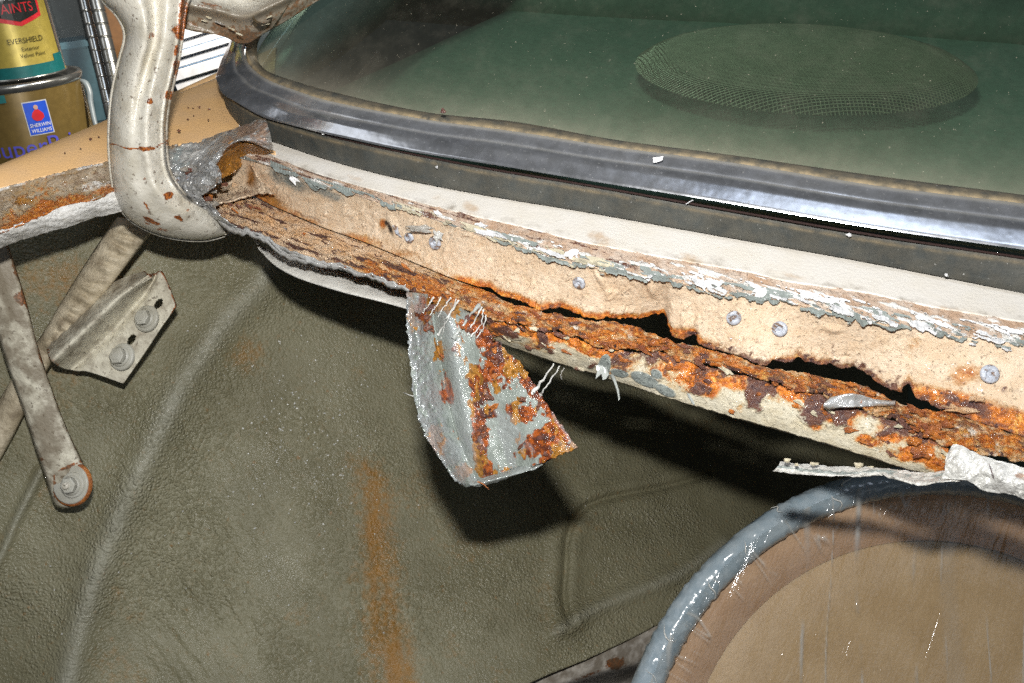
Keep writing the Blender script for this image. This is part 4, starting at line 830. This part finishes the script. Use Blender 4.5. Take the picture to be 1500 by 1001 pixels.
tan_ = blobs(X_, Y_, [(640,645,16,30,-12,.85),(680,690,14,12,0,.9),(655,560,10,10,0,.5)])*.9
ambm = blobs(X_, Y_, [(603,460,7,30,0,.9),(600,430,4,8),(612,440,10,14,0,.5)])*.8
rustm = rustm*.85+.06+.75*(B_-.5)+.75*(fbm(u*26+v*2, v*5+0*u, 4, 373)-.5)*sst(.2, .4, u)+.25*(fbm(X_/14, Y_/14, 4, 358)-.5); darkm = darkm+.5*(fbm(X_/11, Y_/11, 4, 356)-.45)*sst(.35, .6, rustm)
h = .0055*(bumps-.45)*lw_+.004*gw+.0022*(A_-.5)+.0024*(B_-.5)*np.clip(rustm*1.5, .25, 1)+.0015*sst(.4, .6, darkm+.4*(B_-.5))
P_ = at(X_, Y_, D_-h)
grid('flap_sheet', P_, M['flap'], flap, dict(rust=rustm*(1-.0), dark=darkm, tan=tan_, amber=np.maximum(ambm, .72*sst(.45, .65, fbm(X_/14, Y_/30, 4, 371))*sst(.0, .3, rustm)), metal=np.clip(.95*lw_*(bumps > .40)+.5*sst(.55, .7, fbm(u*16, v*4, 3, 375))*(1-lw_)+.5*gw, 0, 1)), th=.0016)
FG = (X_, Y_, D_-h)
def flap_d(x, y):
    k = np.argmin((FG[0]-x)**2+(FG[1]-y)**2); return FG[2].ravel()[k]
def flap_in(x, y): return np.min((FG[0]-x)**2+(FG[1]-y)**2) < 9
for k in range(70):
    i, j = int(rng.integers(60, 215)), int(rng.integers(20, 236))
    if rustm[i, j] < .42: continue
    poly_flake('rust_scale', X_[i, j], Y_[i, j], rng.uniform(6, 18), rng.uniform(5, 12), rng.uniform(0, 180), M['flake_rust'] if rng.random() < .35 else M['flake_dark'], flap, .002, rng.uniform(.1, .7), .0007, 9, dep=D_[i, j]-h[i, j], seed=k)
# stretched sealant strings and web between flap and lip
for pts, rr_ in (([(702,447),(690,460),(676,480),(664,497)], (.0026,.0011,.0012,.0022)), ([(706,450),(697,466),(688,484),(684,492)], (.001,.0006,.0006,.0012)), ([(672,440),(660,458),(650,476),(642,490)], (.0012,.0006,.0006,.0014)), ([(660,437),(650,450),(642,464)], (.001,.0004,.0008)), ([(635,436),(627,448),(620,458)], (.001,.0005,.0008)), ([(646,436),(638,450),(630,462)], (.0008,.0004,.0006)),
                 ([(811,533),(800,551),(788,566),(780,576)], (.0007,.0010,.0014,.0022)), ([(819,537),(809,554),(798,570),(792,578)], (.0006,.0007,.0008,.0014)), ([(668,438),(655,470),(646,496)], (.0006,.0004,.0006)), ([(708,455),(704,476),(690,494)], (.0009,.0004,.0007)), ([(712,462),(708,480),(698,496)], (.0008,.0004,.0006)), ([(826,540),(822,548),(823,556)], (.0005,.0004,.0002))):
    q = cr([(x, y, (chan(x, y)[0]-.003) if k == 0 else (flap_d(x, y)-.002)) for k, (x, y) in enumerate(pts)], 14); q[:, 2] = [min(a, flap_d(x, y)-.0015) if flap_in(x, y) else a for a, (x, y) in zip(np.linspace(q[0, 2], q[-1, 2], 14), q[:, :2])]
    q[1:-1, :2] += rng.normal(0, .7, (12, 2))
    tube('sealant_string', at(q[:, 0], q[:, 1], q[:, 2]), np.interp(np.linspace(0, 1, 14), np.linspace(0, 1, len(rr_)), rr_)*rng.uniform(.55, 1.0, 14), M['goo' if rr_[0] > .002 else 'string'], flap, 8)
tube('frayed_wire', at(np.array([612., 600, 592]), np.array([582., 579, 576]), np.array([.652, .649, .646])), .0004, M['string'], flap, 5)
tube('frayed_wire', at(np.array([700., 709, 716]), np.array([706., 710, 717]), np.array([.63, .625, .622])), .0005, M['flake_rust'], flap, 5)
patch('bottom_curl', [[(686,706,0.634),(720,696,0.635),(770,680,0.627),(815,668,0.619)], [(690,712,0.629),(722,703,0.627),(765,692,0.619),(780,688,0.617)], [(700,713,0.631),(726,707,0.631),(760,694,0.624),(778,684,0.624)]], M['flap'], flap, 50, 14, .003, 31, lambda X_, Y_, u, v: dict(metal=.4, rust=.2))

# ------------------------------------------------------------------ peeled white skin at the bottom right
skin = thing('peeled_skin', 'white peeled strip of paint and foil hanging off the right end of the channel', 'peeled strip')
ds = lambda x: float(np.interp(x, [1130, 1385, 1600], [.625, .612, .56]))
patch('hanging_strip', [[(1142,677,0.600),(1190,681,0.592),(1240,684,0.583),(1300,686,0.571),(1345,692,0.561),(1385,690,0.552)], [(1140,684,0.595),(1190,690,0.584),(1240,694,0.575),(1296,690,0.566),(1345,704,0.555),(1388,697,0.548)], [(1131,691,0.598),(1170,694,0.585),(1215,697,0.577),(1262,699,0.572),(1300,694,0.569),(1392,700,0.548)]], M['paper'], skin, 60, 13, .0035, 41, smooth=False, attrs=lambda X_, Y_, u, v: dict(primer=.66*sst(.15, .55, v)*sst(.8, .5, v)+.3*fbm(X_/14, Y_/8, 3, 361), amber=.25*sst(.35, .1, v), metal=.3*sst(.2, 0, v)))
patch('strip_fold', [[(1285,688,0.571),(1320,692,0.563),(1360,697,0.553),(1395,690,0.546)], [(1300,698,0.561),(1330,704,0.551),(1365,704,0.545),(1400,700,0.541)], [(1310,697,0.556),(1345,711,0.545),(1372,706,0.540),(1410,704,0.537)]], M['paper'], skin, 34, 10, .0025, 42, smooth=False, attrs=lambda X_, Y_, u, v: dict(primer=.5*sst(.7, .2, v)))
patch('wide_sheet', [[(1386,668,0.544),(1400,650,0.541),(1430,664,0.534),(1465,676,0.526),(1520,690,0.514),(1600,712,0.498)], [(1384,684,0.540),(1408,680,0.533),(1440,692,0.527),(1475,704,0.518),(1525,716,0.507),(1600,735,0.490)], [(1380,702,0.541),(1415,704,0.533),(1445,720,0.529),(1485,726,0.521),(1530,742,0.509),(1600,765,0.494)]], M['paper'], skin, 50, 18, .0035, 43, smooth=False, sc=1.8, attrs=lambda X_, Y_, u, v: dict(metal=.35, tan=blobs(X_, Y_, [(1492,697,18,7,15,.6)]), dark=.9*np.exp(-((X_-1452-(Y_-690)*.25)/1.8)**2)*sst(668, 680, Y_)*sst(712, 700, Y_)))
for (x, y, w_, h_, a_) in ((1152,676,14,8,0),(1258,682,14,10,10),(1275,686,12,6,0),(1166,682,10,6,20),(1196,680,18,6,5)):
    poly_flake('loose_flake', x, y, w_, h_, a_, M['flake_cream'], skin, .004, .8, .0007, 9, dep=.585)
# loose orange crust lump where the lip ends
for (x, y, w_, h_) in ((1366,632,34,26),(1352,664,34,26),(1340,648,22,14),(1385,622,24,10),(1404,600,50,14),(1430,585,26,12)):
    poly_flake('rust_lump', x, y, w_, h_, 10, M['flake_rust'] if x < 1400 else M['crumble'], car, .005, .35, .002, 16)

# ------------------------------------------------------------------ round wrapped disc at the lower right
def tape_m():
    g = G('blue_grey_wrapped_rim'); n = g.noise(70, 4); s_ = g.n('ShaderNodeMapping', {'Vector': g.co, 'Scale': (1.0, .35, 1.0), 'Rotation': (0, 0, .7)}).outputs[0]
    st_ = g.noise(120, 5, .65, s_, 1.2)
    col = g.mix(g.ramp(n, .3, .7), (.25, .32, .37), (.35, .41, .45))
    col = g.mix(g.math('MULTIPLY', g.ramp(st_, .70, .74), .35), col, (.6, .65, .68))
    return g.set(Base_Color=col, Roughness=.16, Normal=g.bump(g.noise(55, 2, .4), .004))
def card_m(name, c, c2):
    g = G(name); s_ = g.n('ShaderNodeMapping', {'Vector': g.co, 'Scale': (1.0, .06, .06), 'Rotation': (0, 0, .18)}).outputs[0]
    st_ = g.noise(75, 4, .6, s_, .5); n = g.noise(25, 6, .6)
    col = g.mix(g.ramp(n, .3, .7), c, c2); col = g.mix(g.math('MULTIPLY', g.ramp(g.noise(180, 5, .7), .5, .8), .3), col, tuple(v*.6 for v in c))
    return g.set(Base_Color=col, Roughness=.5, Normal=g.bump(g.noise(260, 4), .0008))
def film_m():
    g = G('clear_stretch_film'); t = g.t
    h = g.math('ADD', g.noise(60, 4, .6, g.n('ShaderNodeMapping', {'Vector': g.co, 'Scale': (1.0, .08, .08), 'Rotation': (0, 0, .2)}).outputs[0], .6), g.math('MULTIPLY', g.noise(240, 3), .15))
    nm = g.bump(h, .0030)
    gl = g.n('ShaderNodeBsdfGlossy', {'Roughness': .12, 'Color': (.9, .92, .95), 'Normal': nm}); tr = g.n('ShaderNodeBsdfTransparent', {'Color': (.93, .93, .92)}); df = g.n('ShaderNodeBsdfDiffuse', {'Color': (.55, .55, .52)})
    a = g.n('ShaderNodeMixShader', {0: g.math('ADD', .01, g.math('MULTIPLY', g.attr('crease'), .62)), 1: tr.outputs[0], 2: df.outputs[0]})
    b = g.n('ShaderNodeMixShader', {0: .05, 1: a.outputs[0], 2: gl.outputs[0]}); t.links.new(b.outputs[0], g.out.inputs[0]); return g.m
tl = math.radians(10); nd = -F*math.cos(tl)+U*math.sin(tl)
dc = at(1410, 1203, .81); Rd = .297; da_, db_, dn_ = frame(nd)
disc = thing('wrapped_disc', 'large round tan panel with a blue grey rim wrapped in clear plastic film', 'wrapped disc')
lathe('panel', [(.001, -.034), (.1, -.034), (.16, -.034), (.20, -.034), (.236, -.034), (.244, -.038)], dc, nd, card_m('tan_board', (.46, .31, .155), (.53, .37, .20)), disc, 96)
lathe('inner_band', [(.240, -.034), (.247, -.027), (.254, -.021), (.258, -.018), (.264, -.013), (.274, -.008), (.286, -.004), (.290, .0)], dc, nd, card_m('tan_board_lit', (.60, .38, .23), (.70, .47, .30)), disc, 120)  # same board as the panel; facing the flash is put into a lighter colour
nu_, nv_ = 420, 18
an = np.linspace(0, 2*math.pi, nu_, endpoint=False); bn = np.linspace(0, 2*math.pi, nv_, endpoint=False)
rr_ = .0140+.0008*(fbm(an[:, None]*60/2, bn[None]*2+0*an[:, None], 3, 401)-.5)
rr_ = rr_+.0009*np.sin(an[:, None]*150+bn[None]*2)*(fbm(an[:, None]*12, 0*bn[None], 2, 403) > .5)
rad = Rd+rr_*np.cos(bn)[None]; hh = rr_*np.sin(bn)[None]
V = dc+rad[..., None]*(np.cos(an)[:, None, None]*da_+np.sin(an)[:, None, None]*db_)+hh[..., None]*dn_
f = np.array([(i*nv_+j, i*nv_+(j+1) % nv_, ((i+1) % nu_)*nv_+(j+1) % nv_, ((i+1) % nu_)*nv_+j) for i in range(nu_) for j in range(nv_)])
mesh('rim', V.reshape(-1, 3), f, tape_m(), disc)
# film stretched over the rim with creases
ga = np.linspace(-1, 1, 520)*(Rd+.004); gb = np.linspace(-.2, 1, 300)*(Rd+.004)
x_, y_ = np.meshgrid(ga, gb, indexing='ij'); Rq = np.hypot(x_, y_)
wb_ = x_+.010*(fbm(x_*14, y_*5, 3, 411)-.5)*2-.05*y_
cre = .9*sst(.030, .0, np.abs(fbm(wb_*46, y_*1.6, 2, 415)-.5))*sst(.32, .56, fbm(x_*20, y_*14, 3, 416))+.13*sst(.58, .74, fbm(wb_*26, y_*1.2, 3, 418))
an_ = np.arctan2(y_, x_); cre = np.clip(cre*1.0+.8*sst(.03, 0, np.abs(fbm(an_*30, Rq*14, 2, 417)-.5))*sst(.255, .275, Rq)*sst(.45, .6, fbm(x_*50, y_*50, 2, 419)), 0, 1)
hq = .0156-.012*sst(.285, .2, Rq)+.0012*(fbm(wb_*60, y_*3, 4, 421)-.5)
kp = (Rq < Rd+.002)[:-1, :-1]
grid('plastic_film', dc+x_[..., None]*da_+y_[..., None]*db_+hq[..., None]*dn_, film_m(), disc, dict(crease=cre), keep=kp)
# bright film wrinkles over the rim
for k in range(16):
    a0 = rng.uniform(1.5, 3.3); q = np.linspace(0, 1, 10); sl = rng.uniform(-.02, .05); b0 = rng.uniform(.2, 1.7); bl = rng.uniform(.4, 1.5)
    aa = a0+sl*q+.008*np.sin(q*rng.uniform(3, 8)+k); bb = b0+bl*q
    pts = dc+(Rd+.0164*np.cos(bb))[:, None]*(np.cos(aa)[:, None]*da_+np.sin(aa)[:, None]*db_)+(.0164*np.sin(bb))[:, None]*dn_
    tube('film_wrinkle', pts, .0008*np.sin(np.linspace(.05, 3.1, 10))*rng.uniform(.4, 1.1), M['string'], disc, 5)

# ------------------------------------------------------------------ behind the fender: paint cans, rack, boards, wall
look_sp = bpy.data.lights.new('workshop_lamp', 'SPOT'); look_sp.energy = 24; look_sp.color = (1, .93, .82); look_sp.spot_size = math.radians(62); look_sp.spot_blend = .6; look_sp.shadow_soft_size = .06
o_ = bpy.data.objects.new('workshop_lamp', look_sp); scene.collection.objects.link(o_)
look(o_, tuple(at(420, -420, .95)), tuple(at(315, 70, 1.28)))
ray = lambda x, y: (lambda v: v/np.linalg.norm(v))(F+(x-CX)/FPX*R+(CY-y)/FPX*U)
def canframe(px, py, dep, lean=16, el=7):
    r_ = ray(px, py); l = math.radians(lean); s_ = -math.sin(l)*R+math.cos(l)*U; s_ = s_-(s_@r_)*r_; s_ /= np.linalg.norm(s_)
    ax = math.cos(math.radians(el))*s_-math.sin(math.radians(el))*r_
    tw = -r_-(-r_@ax)*ax; tw /= np.linalg.norm(tw); rt = np.cross(ax, tw); rt = rt if rt@R > 0 else -rt
    return at(px, py, dep), ax, tw, rt
def cyl(name, c, ax, tw, rt, prof, m, parent, seg=64, a0=0, a1=2*math.pi):
    an = np.linspace(a0, a1, seg); prof = np.array(prof)
    P_ = np.asarray(c)+prof[:, 1][None, :, None]*ax+prof[:, 0][None, :, None]*(np.sin(an)[:, None, None]*rt+np.cos(an)[:, None, None]*tw)
    nu, nv = P_.shape[:2]; f = gfaces(nu, nv)
    return mesh(name, P_.reshape(-1, 3), f, m, parent)
def lettering(name, s_, size, m, fr, Rc, th0, h, parent, shear=0, sx=1.0, rot=0):
    cu = bpy.data.curves.new(name, 'FONT'); cu.body = s_; cu.size = size; cu.align_x = 'CENTER'; cu.shear = shear; cu.resolution_u = 3; cu.extrude = 0
    t_ = bpy.data.objects.new(name+'_curve', cu); scene.collection.objects.link(t_)
    me = bpy.data.meshes.new_from_object(t_.evaluated_get(bpy.context.evaluated_depsgraph_get())); bpy.data.objects.remove(t_)
    bm = bmesh.new(); bm.from_mesh(me); bmesh.ops.triangulate(bm, faces=bm.faces[:])
    c, ax, tw, rt = fr
    for v_ in bm.verts:
        x, y = v_.co.x*sx, v_.co.y
        x, y = x*math.cos(rot)-y*math.sin(rot), x*math.sin(rot)+y*math.cos(rot)
        th = th0+x/Rc
        v_.co = Vector(c+(h+y)*ax+(Rc+.0012)*(math.sin(th)*rt+math.cos(th)*tw))
    bm.to_mesh(me); bm.free(); me.materials.clear(); me.materials.append(m)
    return link(bpy.data.objects.new(name, me), parent)
def decal(name, pts, m, fr, Rc, th0, h, parent, off=.0006):
    """printed shape bent round a can: points in metres (x to the right, y up)"""
    bm = bmesh.new(); vs = [bm.verts.new((x, y, 0)) for x, y in pts]; bm.faces.new(vs)
    bmesh.ops.triangulate(bm, faces=bm.faces[:]); bmesh.ops.subdivide_edges(bm, edges=bm.edges[:], cuts=3, use_grid_fill=True)
    c, ax, tw, rt = fr
    for v_ in bm.verts:
        th = th0+v_.co.x/Rc; v_.co = Vector(c+(h+v_.co.y)*ax+(Rc+off)*(math.sin(th)*rt+math.cos(th)*tw))
    bmesh.ops.recalc_face_normals(bm, faces=bm.faces[:])
    me = bpy.data.meshes.new(name); bm.to_mesh(me); bm.free(); me.materials.append(m); return link(bpy.data.objects.new(name, me), parent)
ink = lambda n_, c, r_=.4: flat(n_, c, r_)
tin = flat('bright_tin', (.55, .55, .52), .25, .9)
mpx = 1.25/FPX
fr1 = canframe(21, 116, 1.25); c, ax, tw, rt = fr1; R1 = 89*mpx
can1 = thing('paint_can', 'dark bronze gallon paint can with a small blue label and blue lettering', 'paint can', 'paint cans beside the fender')
cyl('can_body', c, ax, tw, rt, [(R1*.99, -.004), (R1, -.008), (R1, -.19), (R1*1.01, -.195)], flat('bronze_label', (.17, .115, .035), .3, .25), can1)
cyl('can_rim', c, ax, tw, rt, [(R1*.80, -.004), (R1*.84, .0005), (R1*.90, -.002), (R1*.94, .002), (R1*1.02, .004), (R1*1.045, .0), (R1*1.02, -.006), (R1*.99, -.008)], tin, can1)
cyl('can_lid', c, ax, tw, rt, [(.0005, -.005), (R1*.5, -.005), (R1*.80, -.004)], tin, can1)
W_, H_ = 33*mpx, 47*mpx
th1 = math.asin(16/89); h1 = -45*mpx
decal('label_border', [(-W_/2, -H_/2), (W_/2, -H_/2), (W_/2, H_/2), (-W_/2, H_/2)], ink('label_silver', (.55, .57, .6)), fr1, R1, th1, h1, can1, .0004)
decal('blue_label', [(-W_*.46, -H_*.47), (W_*.46, -H_*.47), (W_*.46, H_*.47), (-W_*.46, H_*.47)], ink('label_blue', (.02, .09, .62)), fr1, R1, th1, h1, can1, .0008)
red = ink('label_red', (.62, .02, .03)); wht = ink('label_white', (.8, .8, .8)); pal = ink('label_tan', (.6, .36, .28))
decal('label_mark', [(x*mpx, y*mpx) for x, y in ((-7,-1),(-3,-4),(3,-4),(8,0),(8,5),(5,9),(2,12),(-2,12),(-6,8),(-8,3))], red, fr1, R1, th1, h1, can1, .0012)
decal('label_mark', [(x*mpx*3.1, (y*3.1+15)*mpx) for x, y in [(math.cos(a)*1.0, math.sin(a)*1.1) for a in np.linspace(0, 6.28, 9)[:-1]]], pal, fr1, R1, th1, h1, can1, .0014)
lettering('lettering', 'SHERWIN', 7.2*mpx, wht, fr1, R1, th1, h1-12*mpx, can1, .15, .88); lettering('lettering', 'WILLIAMS', 7.2*mpx, wht, fr1, R1, th1, h1-19.5*mpx, can1, .15, .84)
lettering('lettering', 'SuperPaint', 34*mpx, ink('ink_violet', (.09, .09, .52)), fr1, R1, math.radians(8), -95*mpx, can1, 0, .98)
cyl('paint_drip', c, ax, tw, rt, [(R1*1.012, -.008), (R1*1.013, -.018)], ink('teal_paint', (.02, .16, .16)), can1, 8, -.5, -.2)
fr2 = canframe(35, 108, 1.25, 17, 7); c, ax, tw, rt = fr2; R2 = 58*mpx
can2 = thing('paint_can', 'gold labelled paint can with red and black badge standing on the bronze can', 'paint can', 'paint cans beside the fender')
cyl('can_body', c, ax, tw, rt, [(R2*1.0, .0), (R2*1.01, .002), (R2, .004), (R2, .125)], flat('gold_label', (.46, .36, .075), .35, .3), can2)
cyl('teal_band', c, ax, tw, rt, [(R2*1.012, .001), (R2*1.012, 17*mpx)], ink('teal_paint', (.01, .13, .13)), can2, 48, -1.6, 1.15)
cyl('teal_band', c, ax, tw, rt, [(R2*1.014, .001), (R2*1.014, 26*mpx)], ink('teal_paint', (.01, .13, .13)), can2, 12, .85, 1.25)
cyl('seam_strip', c, ax, tw, rt, [(R2*1.006, .004), (R2*1.006, .125)], tin, can2, 8, 1.15, 1.6)
cyl('can_rim', c, ax, tw, rt, [(R2*.99, .001), (R2*1.03, .0015), (R2*1.03, -.001), (R2*.97, -.001)], tin, can2)
th2 = math.asin(15/58)
blk = ink('label_black', (.012, .014, .012))
decal('badge_border', [(x*mpx, y*mpx) for x, y in ((-33,0),(0,-10),(33,0),(36,46),(-36,46))], red, fr2, R2, th2, 79*mpx, can2, .0005)
decal('badge', [(x*mpx, y*mpx) for x, y in ((-29,5),(0,-4),(29,5),(31,46),(-31,46))], blk, fr2, R2, th2, 79*mpx, can2, .0010)
lettering('lettering', 'PAINTS', 18*mpx, red, fr2, R2, th2-.05, 87*mpx, can2, 0, .86); lettering('lettering', 'Dunn-Edwards', 11.5*mpx, wht, fr2, R2, th2-.06, 104*mpx, can2, .35, .86)
lettering('lettering', 'EVERSHIELD', 10.5*mpx, ink('ink_dark', (.05, .04, .01)), fr2, R2, th2, 47*mpx, can2, 0, .86)
lettering('lettering', 'Exterior', 7.6*mpx, ink('ink_dark', (.05, .04, .01)), fr2, R2, th2+.05, 36.5*mpx, can2, 0, .95); lettering('lettering', 'Velvet Paint', 7.6*mpx, ink('ink_dark', (.05, .04, .01)), fr2, R2, th2+.07, 28*mpx, can2, 0, .95)
# steel rack posts with rings, jars and a brown board behind
rack = thing('storage_rack', 'ringed chrome rack posts behind the paint cans', 'rack')
for (x0, y0, x1, y1, d_, r_) in ((118,-20,168,190,1.42,.0085),(136,-20,186,190,1.40,.0105)):
    q = np.linspace(0, 1, 220); rr_ = r_*(1-.16*(np.mod(q*11, 1) < .07))
    tube('post', at(x0+(x1-x0)*q, y0+(y1-y0)*q, d_+0*q), rr_, tin, rack, 14)
for k, (x, y, w_, h_, cc, nm, lb) in enumerate(((118,120,44,110,(.06,.13,.16),'storage_bin','dusty teal plastic bin behind the rack posts'),(100,30,40,80,(.10,.12,.12),'storage_box','grey green box behind the gold labelled paint can'),(128,160,24,60,(.11,.17,.20),'jar_box','small blue grey box at the foot of the rack posts'))):
    t_ = thing(nm, lb, 'box'); c, ax, tw, rt = canframe(x, y, 1.55+.03*k)
    w2, h2 = w_*1.55/FPX, h_*1.55/FPX
    box('box_body', c, rt*w2, ax*h2, tw*.1, flat(nm+'_colour', cc, .4), t_, .004); box('box_lid', c+ax*h2*.5, rt*w2*1.06, ax*.012, tw*.106, flat(nm+'_lid', tuple(v*1.7 for v in cc), .35), t_, .002)
t_ = thing('brown_board', 'plain brown board leaning behind the rack posts', 'board'); c, ax, tw, rt = canframe(196, 60, 1.48, 17)
box('board_face', c, rt*.075, ax*.32, tw*.012, flat('brown_wood', (.22, .10, .03), .5), t_)
box('board_edge', c-rt*.0395, rt*.004, ax*.32, tw*.014, flat('dark_edge', (.08, .04, .015), .5), t_)
t_ = thing('scraper', 'blue grey curved tool handle beside the bronze paint can', 'tool'); q = cr([(117,118,1.27),(125,122,1.27),(131,135,1.27),(133,152,1.27),(139,180,1.27),(146,200,1.27)], 30)
tube('handle', at(q[:, 0], q[:, 1], q[:, 2]), np.interp(np.linspace(0, 1, 30), [0, .2, .5, 1], [.002, .0045, .004, .003]), flat('pale_handle', (.20, .235, .25), .35), t_)
# stack of white lap boards
stack = thing('board_stack', 'stack of white lap boards with blue grey joints beyond the fender', 'boards')
wb = flat('white_board', (.80, .82, .86), .45); bj = flat('blue_joint', (.22, .38, .58), .5)
bx = (at(345, 52, 1.30)-at(240, 84, 1.30)); bl_ = np.linalg.norm(bx); bx /= bl_
r_ = ray(295, 75); by = np.cross(r_, bx); by = by if by@U > 0 else -by; by /= np.linalg.norm(by); bz = np.cross(bx, by)
bz = bz if bz@F < 0 else -bz
for k, (off, hh_) in enumerate(((-47,16),(-31,14),(-17,12),(-5,10),(6,11),(18,16),(36,18))):
    pz = 1.30/FPX; c = at(345, 60, 1.30)+by*(-off-hh_/2+4)*pz*-1*-1
    box('board', c+bz*.004*(k % 2), bx*.20, by*(hh_-.5)*pz, bz*.03, wb, stack, .0012)
    box('joint', c-by*(hh_/2)*pz, bx*.20, by*.9*pz, bz*.028, bj, stack, 0)
c = at(345, 60, 1.30)-by*50*1.30/FPX
box('base_board', c-bz*.0, bx*.20, by*14*1.30/FPX, bz*.05, flat('olive_sill', (.20, .16, .07), .5), stack, .002)
# garage wall far behind
wl = grid('garage_wall', np.stack([np.stack([at(x, y, 2.3) for x in np.linspace(-900, 2400, 20)]) for y in np.linspace(-900, 700, 10)], 1), flat('garage_wall_paint', (.10, .11, .11), .8)); tag(wl, kind='structure')
